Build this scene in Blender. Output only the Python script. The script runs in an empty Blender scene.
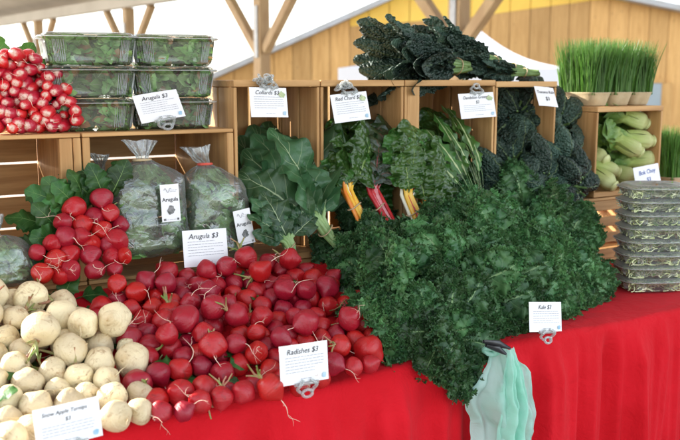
import bpy, bmesh, math, random
import numpy as np
from mathutils import Vector, Matrix, noise as mnoise

R = math.radians
scene = bpy.context.scene
COL = scene.collection
rng = np.random.default_rng(7)
random.seed(7)

# ------------------------------------------------------------------ camera
TH, FPX, CZ = R(32.0), 870.0, 1.40
PH = math.atan(140 / FPX)
_h = np.array([math.sin(TH), math.cos(TH), 0.0])
_r = np.array([math.cos(TH), -math.sin(TH), 0.0])
_f = _h * math.cos(PH) - np.array([0, 0, math.sin(PH)])
_u = _h * math.sin(PH) + np.array([0, 0, math.cos(PH)])
cam = bpy.data.cameras.new('camera')
camo = bpy.data.objects.new('camera', cam)
COL.objects.link(camo)
camo.matrix_world = Matrix(((_r[0], _u[0], -_f[0], 0), (_r[1], _u[1], -_f[1], 0), (_r[2], _u[2], -_f[2], CZ), (0, 0, 0, 1)))
cam.sensor_width = 36.0
cam.lens = 36.0 * FPX / 680.0
cam.clip_start, cam.clip_end = 0.05, 3000
cam.dof.use_dof = True
cam.dof.focus_distance = 2.05
cam.dof.aperture_fstop = 5.0
scene.camera = camo

# ------------------------------------------------------------------ light
SUN_DIR = Vector((-0.62, 0.78, 0)).normalized()
SUN_EL = R(27)
w = bpy.data.worlds.new('World')
scene.world = w
w.use_nodes = True
nt = w.node_tree
sky = nt.nodes.new('ShaderNodeTexSky')
sky.sky_type = 'NISHITA'
sky.sun_disc = False
sky.sun_elevation = SUN_EL
sky.sun_rotation = math.atan2(SUN_DIR.x, SUN_DIR.y)
sky.dust_density = 1.2
hs = nt.nodes.new('ShaderNodeHueSaturation')          # a thin white overcast veil: same sky, less blue
hs.inputs['Saturation'].default_value = 0.45
nt.links.new(sky.outputs[0], hs.inputs['Color'])
nt.links.new(hs.outputs[0], nt.nodes['Background'].inputs[0])
nt.nodes['Background'].inputs[1].default_value = 0.15
sl = bpy.data.lights.new('sun', 'SUN')
sl.energy = 3.0
sl.angle = R(0.5)
sl.color = (1.0, 0.93, 0.82)
slo = bpy.data.objects.new('sun', sl)
COL.objects.link(slo)
sdir = Vector((SUN_DIR.x * math.cos(SUN_EL), SUN_DIR.y * math.cos(SUN_EL), math.sin(SUN_EL)))
slo.rotation_euler = (-sdir).to_track_quat('-Z', 'Y').to_euler()
scene.view_settings.view_transform = 'Standard'
scene.view_settings.look = 'None'
scene.view_settings.gamma = 1.0
scene.view_settings.exposure = 2.1
scene.view_settings.use_curve_mapping = False
scene.render.engine = 'CYCLES'
scene.cycles.use_denoising = True
scene.cycles.max_bounces = 10
scene.cycles.diffuse_bounces = 4
scene.cycles.transparent_max_bounces = 32
scene.cycles.caustics_reflective = False
scene.cycles.caustics_refractive = False

# ------------------------------------------------------------------ measuring helpers (real positions on real planes)
def _ray(x, y): return FPX * _f + (x - 340) * _r + (220 - y) * _u
def atY(x, y, Y):
    d = _ray(x, y); p = d * (Y / d[1]); p[2] += CZ; return p
def atZ(x, y, Z):
    d = _ray(x, y); p = d * ((Z - CZ) / d[2]); p[2] += CZ; return p
def atD(x, y, D):
    d = _ray(x, y); p = d * (D / (d @ _h)); p[2] += CZ; return p
TABLE, SHELF, TOP = 0.78, 0.925, 1.40
SL0, SLK = 1.49, 0.318                     # the sloped display board: z = TABLE+.012 + SLK*(Y-SL0)
def slope_z(Y): return TABLE + 0.012 + SLK * (Y - SL0)
def atS(x, y, off):
    d = _ray(x, y)                          # C + t d : z = slope_z(Y) + off
    t = (TABLE + 0.012 - SLK * SL0 + off - CZ) / (d[2] - SLK * d[1])
    p = d * t; p[2] += CZ; return p

# ------------------------------------------------------------------ object helpers
def tag(o, label=None, cat=None, group=None, kind=None):
    if label: o['label'] = label
    if cat: o['category'] = cat
    if group: o['group'] = group
    if kind: o['kind'] = kind
    return o
def empty(name, loc=(0, 0, 0), rot=None):
    o = bpy.data.objects.new(name, None)
    o.empty_display_size = 0.05
    COL.objects.link(o); o.location = loc
    if rot is not None: o.rotation_euler = rot
    return o
def link(name, me, parent=None):
    o = bpy.data.objects.new(name, me)
    COL.objects.link(o)
    if parent: o.parent = parent
    return o
def copy_tree(o, parent=None):
    c = o.copy(); COL.objects.link(c)
    if parent: c.parent = parent
    for ch in list(o.children): copy_tree(ch, c)
    return c
def rotm(axis, a): return np.array(Matrix.Rotation(a, 3, Vector(axis)))
def frame(y_axis, z_hint=(0, 0, 1), roll=0.0):
    """3x3 with columns x, y, z; y along y_axis, z near z_hint"""
    y = np.array(y_axis, float); y /= np.linalg.norm(y)
    z = np.array(z_hint, float); z = z - y * (z @ y); z /= np.linalg.norm(z)
    x = np.cross(y, z)
    M = np.stack([x, y, z], 1)
    return M @ rotm((0, 1, 0), roll)
def to_mat4(M, p):
    m = Matrix.Identity(4)
    for i in range(3):
        for j in range(3): m[i][j] = float(M[i][j])
        m[i][3] = float(p[i])
    return m

class MB:
    def __init__(s): s.V = []; s.F = []; s.U = []; s.n = 0; s.MI = []
    def add(s, V, F, U=None, mi=0):
        V = np.asarray(V, float)
        s.V.append(V); s.U.append(np.zeros((len(V), 2)) if U is None else np.asarray(U, float))
        n = s.n
        s.F.extend([tuple(i + n for i in f) for f in F]); s.MI.extend([mi] * len(F)); s.n += len(V)
    def mesh(s, name, mats, smooth=True):
        me = bpy.data.meshes.new(name)
        V = np.concatenate(s.V); U = np.concatenate(s.U)
        me.from_pydata(V.tolist(), [], s.F)
        for m in (mats if isinstance(mats, (list, tuple)) else [mats]): me.materials.append(m)
        uv = me.uv_layers.new(name='UVMap')
        li = np.empty(len(me.loops), np.int32); me.loops.foreach_get('vertex_index', li)
        uv.data.foreach_set('uv', U[li].astype(np.float32).ravel())
        me.polygons.foreach_set('use_smooth', [smooth] * len(me.polygons))
        me.polygons.foreach_set('material_index', s.MI)
        me.update(); return me
    def build(s, name, mats, parent=None, smooth=True):
        return link(name, s.mesh(name, mats, smooth), parent)

def grid_faces(nu, nv, close_v=False):
    F = []
    for i in range(nu - 1):
        for j in range(nv if close_v else nv - 1):
            j2 = (j + 1) % nv
            F.append((i * nv + j, (i + 1) * nv + j, (i + 1) * nv + j2, i * nv + j2))
    return F
def tube(P, rad, n=6, cap=True):
    P = np.asarray(P, float); m = len(P)
    rad = np.broadcast_to(np.asarray(rad, float), (m,))
    T = np.gradient(P, axis=0); T /= np.linalg.norm(T, axis=1)[:, None] + 1e-12
    a = np.array([0.0, 0, 1]) if abs(T[0][2]) < 0.9 else np.array([1.0, 0, 0])
    V = np.zeros((m, n, 3)); U = np.zeros((m, n, 2))
    x = np.cross(T[0], a); x /= np.linalg.norm(x)
    ang = np.arange(n) * 2 * math.pi / n
    for i in range(m):
        x = x - T[i] * (x @ T[i]); x /= np.linalg.norm(x); y = np.cross(T[i], x)
        V[i] = P[i] + rad[i] * (np.cos(ang)[:, None] * x + np.sin(ang)[:, None] * y)
        U[i, :, 0] = i / (m - 1); U[i, :, 1] = np.arange(n) / n
    F = grid_faces(m, n, True)
    if cap: F += [tuple(range(n))[::-1], tuple((m - 1) * n + k for k in range(n))]
    F = [f[::-1] for f in F]
    return V.reshape(-1, 3), F, U.reshape(-1, 2)
def lathe(prof, n=20, wob=None):
    """prof: list of (r, z) from the top to the bottom"""
    prof = np.asarray(prof, float); m = len(prof)
    a = np.arange(n) * 2 * math.pi / n
    V = np.zeros((m, n, 3)); U = np.zeros((m, n, 2))
    V[:, :, 0] = prof[:, :1] * np.cos(a); V[:, :, 1] = prof[:, :1] * np.sin(a); V[:, :, 2] = prof[:, 1:]
    U[:, :, 0] = (np.arange(m) / (m - 1))[:, None]; U[:, :, 1] = a / (2 * math.pi)
    F = [f[::-1] for f in grid_faces(m, n, True)]
    F = [f[::-1] for f in F]
    return V.reshape(-1, 3), F, U.reshape(-1, 2)
def box_mesh(name, boxes, mat, bev=0.0015):
    """boxes: list of (x0,x1,y0,y1,z0,z1) -> one mesh with eased edges"""
    bm = bmesh.new()
    for (x0, x1, y0, y1, z0, z1) in boxes:
        vs = [bm.verts.new((x, y, z)) for x in (x0, x1) for y in (y0, y1) for z in (z0, z1)]
        for f in ((0, 1, 3, 2), (4, 6, 7, 5), (0, 4, 5, 1), (2, 3, 7, 6), (0, 2, 6, 4), (1, 5, 7, 3)):
            bm.faces.new([vs[i] for i in f])
    bmesh.ops.recalc_face_normals(bm, faces=bm.faces)
    if bev: bmesh.ops.bevel(bm, geom=list(bm.edges), offset=bev, segments=1, affect='EDGES', profile=0.5)
    me = bpy.data.meshes.new(name); bm.to_mesh(me); bm.free()
    me.materials.append(mat); return me
def bar_between(mb, a, b, w, d, side):
    """square bar from a to b"""
    a = np.array(a, float); b = np.array(b, float)
    y = (b - a) / np.linalg.norm(b - a); s = np.array(side, float); s -= y * (s @ y); s /= np.linalg.norm(s); t = np.cross(y, s)
    V = [p + sx * s * w / 2 + tx * t * d / 2 for p in (a, b) for sx, tx in ((-1, -1), (1, -1), (1, 1), (-1, 1))]
    mb.add(V, [(3, 2, 1, 0), (4, 5, 6, 7), (0, 1, 5, 4), (1, 2, 6, 5), (2, 3, 7, 6), (3, 0, 4, 7)])
def vnoise(P, f, seed=0):
    o = Vector((seed * 7.31, seed * 3.17, seed * 1.93))
    return np.array([mnoise.noise_vector(Vector(p) * f + o) for p in P.tolist()])

# ------------------------------------------------------------------ materials
def new_mat(name):
    m = bpy.data.materials.new(name); m.use_nodes = True
    n = m.node_tree.nodes; n.clear()
    out = n.new('ShaderNodeOutputMaterial')
    return m, n, m.node_tree.links, out
def _math(n, l, op, a, b=None, c=None, clamp=False):
    m = n.new('ShaderNodeMath'); m.operation = op; m.use_clamp = clamp
    for i, v in enumerate((a, b, c)):
        if v is None: continue
        if isinstance(v, (int, float)): m.inputs[i].default_value = v
        else: l.new(v, m.inputs[i])
    return m.outputs[0]
def _mix(n, l, fac, a, b):
    m = n.new('ShaderNodeMix'); m.data_type = 'RGBA'
    for i, v in ((0, fac), (6, a), (7, b)):
        if isinstance(v, (int, float)): m.inputs[i].default_value = v
        elif isinstance(v, tuple): m.inputs[i].default_value = (*v, 1)
        else: l.new(v, m.inputs[i])
    return m.outputs[2]
def _noise(n, l, vec, scale, detail=4, rough=0.55, dist=0.0):
    t = n.new('ShaderNodeTexNoise'); t.inputs['Scale'].default_value = scale
    t.inputs['Detail'].default_value = detail; t.inputs['Roughness'].default_value = rough; t.inputs['Distortion'].default_value = dist
    if vec is not None: l.new(vec, t.inputs['Vector'])
    return t.outputs[0]
def _ramp(n, l, fac, a, b):
    m = n.new('ShaderNodeMapRange'); m.interpolation_type = 'SMOOTHSTEP'; l.new(fac, m.inputs[0])
    m.inputs[1].default_value = a; m.inputs[2].default_value = b
    return m.outputs[0]
def _objvec(n, l, scale=(1, 1, 1), rand=True):
    tc = n.new('ShaderNodeTexCoord'); mp = n.new('ShaderNodeMapping'); mp.inputs['Scale'].default_value = scale
    l.new(tc.outputs['Object'], mp.inputs['Vector'])
    if not rand: return mp.outputs[0]
    oi = n.new('ShaderNodeObjectInfo'); s = _math(n, l, 'MULTIPLY', oi.outputs['Random'], 37.0)
    va = n.new('ShaderNodeVectorMath'); va.operation = 'ADD'; l.new(mp.outputs[0], va.inputs[0]); l.new(s, va.inputs[1])
    return va.outputs[0]
def _bsdf(n, l, out, color, rough=0.5, spec=0.5, bump=None, bstr=0.3, bdist=0.002, sss=0.0, coat=0.0):
    b = n.new('ShaderNodeBsdfPrincipled')
    if isinstance(color, tuple): b.inputs['Base Color'].default_value = (*color, 1)
    else: l.new(color, b.inputs['Base Color'])
    if isinstance(rough, (int, float)): b.inputs['Roughness'].default_value = rough
    else: l.new(rough, b.inputs['Roughness'])
    b.inputs['Specular IOR Level'].default_value = spec
    b.inputs['Coat Weight'].default_value = coat
    if sss:
        b.inputs['Subsurface Weight'].default_value = sss; b.inputs['Subsurface Radius'].default_value = (0.006, 0.003, 0.002); b.inputs['Subsurface Scale'].default_value = 1.0
    if bump is not None:
        bp = n.new('ShaderNodeBump'); bp.inputs['Strength'].default_value = bstr; bp.inputs['Distance'].default_value = bdist
        l.new(bump, bp.inputs['Height']); l.new(bp.outputs[0], b.inputs['Normal'])
    if out is not None: l.new(b.outputs[0], out.inputs[0])
    return b
def simple(name, c1, c2=None, scale=20, rough=0.5, bump=0.0, bscale=80, spec=0.5, vscale=(1, 1, 1), bdist=0.002):
    m, n, l, out = new_mat(name)
    v = _objvec(n, l, vscale)
    col = c1 if c2 is None else _mix(n, l, _ramp(n, l, _noise(n, l, v, scale), 0.3, 0.7), c1, c2)
    _bsdf(n, l, out, col, rough, spec, _noise(n, l, v, bscale) if bump else None, bump, bdist)
    return m
def wood(name, axis, light=(0.60, 0.355, 0.145), dark=(0.40, 0.21, 0.075)):
    m, n, l, out = new_mat(name)
    sc = [26.0, 26.0, 26.0]; sc[axis] = 1.6
    v = _objvec(n, l, tuple(sc))
    g = n.new('ShaderNodeNewGeometry'); isl = _math(n, l, 'MULTIPLY', g.outputs['Random Per Island'], 19.0)
    va = n.new('ShaderNodeVectorMath'); va.operation = 'ADD'; l.new(v, va.inputs[0]); l.new(isl, va.inputs[1])
    big = _noise(n, l, va.outputs[0], 0.7, 3, 0.5, 1.2)
    fine = _noise(n, l, va.outputs[0], 4.5, 5, 0.65)
    k = _math(n, l, 'ADD', _math(n, l, 'MULTIPLY', big, 0.65), _math(n, l, 'MULTIPLY', fine, 0.35))
    col = _mix(n, l, _ramp(n, l, k, 0.34, 0.66), dark, light)
    vk = n.new('ShaderNodeTexVoronoi'); vk.inputs['Scale'].default_value = 5.0; ks_ = [1.5, 1.5, 1.5]; ks_[axis] = .8
    l.new(_objvec(n, l, tuple(ks_)), vk.inputs['Vector'])
    kd = _math(n, l, 'ADD', vk.outputs['Distance'], _math(n, l, 'MULTIPLY', fine, .05))
    col = _mix(n, l, _math(n, l, 'MULTIPLY_ADD', _ramp(n, l, kd, .06, .13), -.85, .85), col, (0.13, 0.055, 0.02))
    hsv = n.new('ShaderNodeHueSaturation'); l.new(col, hsv.inputs['Color'])
    l.new(_math(n, l, 'MULTIPLY_ADD', g.outputs['Random Per Island'], 0.4, 0.8), hsv.inputs['Value'])
    _bsdf(n, l, out, hsv.outputs[0], 0.6, 0.35, fine, 0.25, 0.002)
    return m
def leaf_mat(name, dark, light, vein, midw=0.05, nside=9, slope=1.6, sidew=0.10, rough=0.45, bump=0.5, bscale=220, trans=0.25, coat=0.0, spec=0.4, side_amt=0.7, nscale=30, bdist=0.002, vor=0):
    m, n, l, out = new_mat(name)
    uvn = n.new('ShaderNodeUVMap'); uvn.uv_map = 'UVMap'
    sp = n.new('ShaderNodeSeparateXYZ'); l.new(uvn.outputs[0], sp.inputs[0])
    u = sp.outputs[0]; av = _math(n, l, 'ABSOLUTE', _math(n, l, 'MULTIPLY_ADD', sp.outputs[1], 2.0, -1.0))
    v = _objvec(n, l)
    g = n.new('ShaderNodeNewGeometry')
    nz = _noise(n, l, v, nscale, 4)
    base = _mix(n, l, _ramp(n, l, nz, 0.3, 0.7), dark, light)
    hsv = n.new('ShaderNodeHueSaturation'); l.new(base, hsv.inputs['Color'])
    oi = n.new('ShaderNodeObjectInfo')
    l.new(_math(n, l, 'MULTIPLY', _math(n, l, 'MULTIPLY_ADD', g.outputs['Random Per Island'], 0.8, 0.6), _math(n, l, 'MULTIPLY_ADD', oi.outputs['Random'], 0.8, 0.62)), hsv.inputs['Value'])
    l.new(_math(n, l, 'MULTIPLY_ADD', g.outputs['Random Per Island'], 0.03, 0.487), hsv.inputs['Hue'])
    wid = _math(n, l, 'MULTIPLY', _math(n, l, 'SUBTRACT', 1.15, u), midw)
    mid = _math(n, l, 'SUBTRACT', 1.0, _ramp(n, l, _math(n, l, 'DIVIDE', av, wid), 0.6, 1.3))
    t = _math(n, l, 'SUBTRACT', _math(n, l, 'MULTIPLY', u, float(nside)), _math(n, l, 'MULTIPLY', av, slope))
    fr = _math(n, l, 'MULTIPLY', _math(n, l, 'ABSOLUTE', _math(n, l, 'SUBTRACT', _math(n, l, 'FRACT', t), 0.5)), 2.0)
    side = _math(n, l, 'SUBTRACT', 1.0, _ramp(n, l, fr, sidew * 0.4, sidew * 1.3))
    side = _math(n, l, 'MULTIPLY', side, _math(n, l, 'MULTIPLY', _math(n, l, 'SUBTRACT', 1.0, av), side_amt))
    vn = _math(n, l, 'MAXIMUM', mid, side)
    col = _mix(n, l, vn, hsv.outputs[0], vein)
    hgt = _math(n, l, 'SUBTRACT', _noise(n, l, v, bscale, 3), _math(n, l, 'MULTIPLY', vn, 0.6))
    if vor:
        vt = n.new('ShaderNodeTexVoronoi'); vt.feature = 'SMOOTH_F1'; vt.inputs['Scale'].default_value = vor; vt.inputs['Smoothness'].default_value = 0.4
        l.new(v, vt.inputs['Vector']); hgt = _math(n, l, 'SUBTRACT', _math(n, l, 'MULTIPLY', hgt, .35), _math(n, l, 'MULTIPLY', vt.outputs['Distance'], 1.3))
    b = _bsdf(n, l, None, col, rough, spec, hgt, bump, bdist, coat=coat)
    if trans:
        tr = n.new('ShaderNodeBsdfTranslucent'); br = _mix(n, l, 0.5, col, tuple(min(1, x * 2.0) for x in light)); l.new(br, tr.inputs[0])
        mx = n.new('ShaderNodeMixShader'); mx.inputs[0].default_value = trans
        l.new(b.outputs[0], mx.inputs[1]); l.new(tr.outputs[0], mx.inputs[2]); l.new(mx.outputs[0], out.inputs[0])
    else: l.new(b.outputs[0], out.inputs[0])
    return m
def clear_plastic(name, tint=(0.95, 0.98, 0.97), haze=0.06, rough=0.08, edge=0.85, bump=0.0, bscale=30, glossmin=0.03):
    m, n, l, out = new_mat(name)
    tr = n.new('ShaderNodeBsdfTransparent'); tr.inputs[0].default_value = (*tint, 1)
    gl = n.new('ShaderNodeBsdfGlossy'); gl.inputs['Roughness'].default_value = rough
    df = n.new('ShaderNodeBsdfDiffuse'); df.inputs[0].default_value = (0.85, 0.88, 0.87, 1)
    tl = n.new('ShaderNodeBsdfTranslucent'); tl.inputs[0].default_value = (0.85, 0.88, 0.87, 1)
    mw = n.new('ShaderNodeMixShader'); mw.inputs[0].default_value = 0.5; l.new(df.outputs[0], mw.inputs[1]); l.new(tl.outputs[0], mw.inputs[2])
    lw = n.new('ShaderNodeLayerWeight'); lw.inputs[0].default_value = 0.35
    fac = _math(n, l, 'MULTIPLY_ADD', lw.outputs[0], edge, glossmin, True)
    m1 = n.new('ShaderNodeMixShader'); l.new(fac, m1.inputs[0]); l.new(tr.outputs[0], m1.inputs[1]); l.new(gl.outputs[0], m1.inputs[2])
    hz = _math(n, l, 'MULTIPLY_ADD', lw.outputs[1], haze * 2.2, haze, True)
    m2 = n.new('ShaderNodeMixShader'); l.new(hz, m2.inputs[0]); l.new(m1.outputs[0], m2.inputs[1]); l.new(mw.outputs[0], m2.inputs[2])
    l.new(m2.outputs[0], out.inputs[0])
    if bump:
        v = _objvec(n, l); bp = n.new('ShaderNodeBump'); bp.inputs['Strength'].default_value = bump; bp.inputs['Distance'].default_value = 0.004
        l.new(_noise(n, l, v, bscale, 3, 0.6, 1.0), bp.inputs['Height'])
        for q in (gl, df, tl): l.new(bp.outputs[0], q.inputs['Normal'])
        l.new(bp.outputs[0], lw.inputs['Normal'])
    return m

M = {}
M['wood_x'] = wood('crate_wood_along_x', 0)
M['wood_y'] = wood('crate_wood_along_y', 1)
M['wood_z'] = wood('crate_wood_upright', 2)
M['asphalt'] = simple('ground_gravel', (0.24, 0.225, 0.2), (0.32, 0.3, 0.27), 3, 0.9, 0.4, 60)
M['paper'] = simple('card_paper', (0.8, 0.8, 0.8), None, rough=0.35, spec=0.4)
M['ink'] = simple('black_ink', (0.03, 0.03, 0.035), None, rough=0.6)
M['grey_ink'] = simple('grey_print', (0.38, 0.38, 0.42), None, rough=0.6)
M['blue_ink'] = simple('blue_marker', (0.05, 0.12, 0.4), None, rough=0.6)
M['logo_green'] = simple('green_print', (0.3, 0.4, 0.2), (0.55, 0.6, 0.35), 90, 0.6)
M['logo_blue'] = simple('blue_print', (0.25, 0.45, 0.6), (0.45, 0.6, 0.7), 90, 0.6)
M['logo_dark'] = simple('dark_print', (0.06, 0.07, 0.06), (0.25, 0.25, 0.25), 160, 0.6)
M['tie'] = simple('twist_tie', (0.45, 0.34, 0.19), None, rough=0.5)
M['red_tape'] = simple('red_tape', (0.6, 0.08, 0.05), None, rough=0.4)
M['black_plastic'] = simple('black_plastic', (0.015, 0.015, 0.017), None, rough=0.35)
M['clip'] = clear_plastic('clear_clip_plastic', haze=0.22, rough=0.05, glossmin=0.08)
M['shell'] = clear_plastic('clear_tub_plastic', haze=0.035, rough=0.06, glossmin=0.05)
M['tub'] = clear_plastic('sprout_tub_plastic', haze=0.10, rough=0.08, glossmin=0.07)
M['lid'] = clear_plastic('clear_lid_plastic', haze=0.16, rough=0.1, glossmin=0.06)
M['rim'] = clear_plastic('clear_rim_plastic', haze=0.35, rough=0.1, glossmin=0.1)
M['bagfilm'] = clear_plastic('bag_film', haze=0.085, rough=0.12, bump=1.0, bscale=34, glossmin=0.10, edge=0.7)

# ------------------------------------------------------------------ ground
mb = MB()
mb.add([(-400, -400, 0), (400, -400, 0), (400, 600, 0), (-400, 600, 0)], [(0, 1, 2, 3)])
tag(mb.build('ground', M['asphalt'], smooth=False), kind='structure')

# ------------------------------------------------------------------ barn behind the stall
def P(lat, D, z): return _h * D + _r * lat + np.array([0, 0, z])
M['board'] = wood('barn_boards', 2, (0.63, 0.36, 0.125), (0.49, 0.26, 0.08))
M['yellow'] = simple('painted_sun_gable_boards', (0.86, 0.56, 0.08), (0.82, 0.48, 0.06), 1.5, 0.5)  # sunlight on the gable top, put into the board colour as yellow
M['roofing'] = simple('grey_roofing', (0.45, 0.45, 0.45), (0.38, 0.36, 0.33), 3, 0.6)
M['grey_paint'] = simple('blue_grey_paint', (0.30, 0.35, 0.36), (0.34, 0.38, 0.39), 4, 0.5)
M['timber'] = simple('pavilion_timber', (0.36, 0.235, 0.11), (0.28, 0.165, 0.07), 6, 0.7, 0.2, 30, vscale=(1, 1, 0.3))
M['soffit'] = simple('beige_soffit', (0.44, 0.385, 0.31), (0.38, 0.33, 0.26), 1.2, 0.8)
M['steel'] = simple('galvanised_steel', (0.30, 0.30, 0.30), (0.22, 0.22, 0.22), 8, 0.45)
BD = 20.0
def bpx(x, y, D=BD): return ((x - 340) / FPX * D / math.cos(PH) * 1.0, None)
barn = empty('barn', P(3.0, BD, 0))
tag(barn, 'brown vertical-board barn with a low gable rising behind the kale and grass', 'barn')
def prism(mb, pts, D0, D1):
    """pts: (lat, z) outline facing the stall, between depths D0 (front) and D1"""
    n = len(pts)
    V = [P(a, D0, z) for a, z in pts] + [P(a, D1, z) for a, z in pts]
    F = [tuple(range(n)), tuple(range(2 * n - 1, n - 1, -1))] + [(i, i + n, (i + 1) % n + n, (i + 1) % n) for i in range(n)]
    mb.add(V, F)
def lz(x, y, D=BD):
    p = atD(x, y, D); return float(p @ _r), float(p[2])
pk = lz(462, -31); a0 = lz(215, 79); a1 = lz(760, 28)
def roof_z(lat):
    if lat < pk[0]: return a0[1] + (pk[1] - a0[1]) * (lat - a0[0]) / (pk[0] - a0[0])
    return pk[1] + (a1[1] - pk[1]) * (lat - pk[0]) / (a1[0] - pk[0])
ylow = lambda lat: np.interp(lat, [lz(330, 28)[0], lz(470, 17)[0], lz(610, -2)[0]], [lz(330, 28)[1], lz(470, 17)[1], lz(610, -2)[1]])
mbd, mby = MB(), MB()
lat = a0[0]
k = 0
while lat < a1[0]:
    wd = 0.42 + 0.06 * random.random(); l1 = min(lat + wd - 0.015, a1[0]); off = 0.012 * random.random()
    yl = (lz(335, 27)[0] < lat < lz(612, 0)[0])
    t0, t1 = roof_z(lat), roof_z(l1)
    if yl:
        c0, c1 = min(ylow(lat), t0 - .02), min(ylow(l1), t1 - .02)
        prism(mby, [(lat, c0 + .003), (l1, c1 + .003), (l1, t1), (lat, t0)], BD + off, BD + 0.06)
    else: c0, c1 = t0, t1
    prism(mbd, [(lat, 0), (l1, 0), (l1, c1), (lat, c0)], BD + off, BD + 0.06)
    lat += wd; k += 1
mbd.build('wall', M['board'], barn, False).matrix_parent_inverse = barn.matrix_world.inverted()
def adopt(o, parent):
    """keep world-built geometry where it is while parenting it"""
    o.parent = parent
    bpy.context.view_layer.update()
    o.matrix_parent_inverse = parent.matrix_world.inverted()
    return o
for ch in list(barn.children): adopt(ch, barn)
adopt(mby.build('painted_sun_strip', M['yellow'], None, False), barn)['label'] = 'strip of barn boards under the roof edge, with sunlight painted in as yellow'
m2 = MB(); prism(m2, [(a0[0], 0), (a1[0], 0), (a1[0], a1[1]), (pk[0], pk[1]), (a0[0], a0[1])], BD + 0.07, BD + 12); adopt(m2.build('back_wall', M['board'], None, False), barn)
m2 = MB()
prism(m2, [(a0[0] - .25, a0[1] - .1), (pk[0], pk[1] + .005), (pk[0], pk[1] + .13), (a0[0] - .25, a0[1] + .03)], BD - 0.35, BD + 12.2)
prism(m2, [(pk[0] + .004, pk[1] + .005), (a1[0] + .3, a1[1] - .07), (a1[0] + .3, a1[1] + .06), (pk[0] + .004, pk[1] + .13)], BD - 0.35, BD + 12.2)
adopt(m2.build('roof', M['roofing'], None, False), barn)
d0, d1 = lz(637, 83), lz(661, 83)
m2 = MB(); prism(m2, [(d0[0], 0), (d1[0], 0), (d1[0], d1[1]), (d0[0], d0[1])], BD - 0.06, BD - 0.003); dr = adopt(m2.build('door', M['grey_paint'], None, False), barn)
dr['label'] = 'blue-grey barn door'
m2 = MB(); prism(m2, [(d0[0] - .05, d0[1] + .003), (d1[0] + .05, d1[1] + .003), (d1[0] + .05, d1[1] + .1), (d0[0] - .05, d0[1] + .1)], BD - 0.08, BD - 0.003)
prism(m2, [(d1[0] + .003, 0), (d1[0] + .25, 0), (d1[0] + .25, d1[1]), (d1[0] + .003, d1[1])], BD - 0.07, BD - 0.003)
adopt(m2.build('door_frame', M['board'], None, False), barn)

# ------------------------------------------------------------------ white canopy tent in front of the barn
M['canvas'] = simple('white_canvas', (0.78, 0.78, 0.80), (0.74, 0.74, 0.77), 2, 0.7)
TD = 13.0
tent = empty('canopy_tent', P(lz(470, 60, TD)[0], TD + 1.5, 0))
tag(tent, 'white peaked canopy tent standing between the barn and the stall', 'tent')
e0, e1, ap = lz(338, 68, TD), lz(566, 68, TD), lz(468, 20, TD + 1.6)
mb = MB()
cs = [P(e0[0], TD, e0[1]), P(e1[0], TD, e0[1]), P(e1[0], TD + 3.3, e0[1]), P(e0[0], TD + 3.3, e0[1])]
apex = P(ap[0], TD + 1.6, ap[1])
for i in range(4):
    a, b = cs[i], cs[(i + 1) % 4]; n1, n2 = 9, 9; V = []; 
    for q in range(n1):
        t = q / (n1 - 1)
        for s in range(n2):
            e = a + (b - a) * s / (n2 - 1)
            p = e + (apex - e) * t; p = p - np.array([0, 0, 0.16 * math.sin(math.pi * t) * (0.4 + 0.6 * 1)])
            V.append(p)
    mb.add(V, grid_faces(n1, n2))
    V = [a, b, b - np.array([0, 0, .28]), a - np.array([0, 0, .28])]; mb.add(V, [(0, 1, 2, 3)])
cv = adopt(mb.build('canopy', M['canvas'], None), tent)
for c in cs:
    mb = MB(); q = c * np.array([1, 1, 0]) + (apex * np.array([1, 1, 0]) - c * np.array([1, 1, 0])) * 0.02
    V, F, U = tube([q, q + np.array([0, 0, c[2] - .02])], 0.025, 8); mb.add(V, F, U); adopt(mb.build('leg', M['steel'], None), tent)

# ------------------------------------------------------------------ timber pavilion behind
pav = empty('pavilion', P(-2.0, 16, 0))
tag(pav, 'timber pavilion with braced posts and a beige roof edge at the upper left', 'pavilion')
posts = []
for px, D in ((40, 22.0), (130, 18.2), (262, 14.0), (458, 10.9)):
    l0 = lz(px, 60, D)[0]; posts.append(P(l0, D, 0))
dirv = posts[-1] - posts[0]; dirv /= np.linalg.norm(dirv)
posts.append(posts[-1] + dirv * 3.6); posts.insert(0, posts[0] - dirv * 5)
perp = np.array([dirv[1], -dirv[0], 0])
if perp @ _h > 0: perp = -perp
BZ = 2.85
for p in posts:
    mb = MB(); bar_between(mb, p, p + np.array([0, 0, BZ]), 0.19, 0.19, dirv); po = adopt(mb.build('post', M['timber'], None, False), pav)
    for s in (-1, 1):
        mb = MB(); bar_between(mb, p + dirv * s * 0.11 + np.array([0, 0, 1.86]), p + dirv * s * 1.05 + np.array([0, 0, BZ - .005]), 0.13, 0.13, perp)
        b = adopt(mb.build('brace', M['timber'], None, False), pav)
    mb = MB(); bar_between(mb, p + perp * 0.106 + np.array([0, 0, 1.75]), p + perp * 0.106 + np.array([0, 0, BZ - .3]), 0.09, 0.02, dirv)
    adopt(mb.build('bracket', M['steel'], None, False), pav)
mb = MB(); bar_between(mb, posts[0] - dirv + np.array([0, 0, BZ + .11]), posts[-1] + dirv + np.array([0, 0, BZ + .11]), 0.19, 0.22, perp); adopt(mb.build('beam', M['soffit'], None, False), pav)
mb = MB()
A, B = posts[0] - dirv * 6, posts[-1] + dirv * 2
V = [A - perp * .6 + np.array([0, 0, BZ + .23]), B - perp * .6 + np.array([0, 0, BZ + .23]), B + perp * 3.2 + np.array([0, 0, BZ + 1.4]), A + perp * 3.2 + np.array([0, 0, BZ + 1.4])]
V += [v + np.array([0, 0, .12]) for v in V]
mb.add(V, [(3, 2, 1, 0), (4, 5, 6, 7), (0, 1, 5, 4), (1, 2, 6, 5), (2, 3, 7, 6), (3, 0, 4, 7)])
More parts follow.
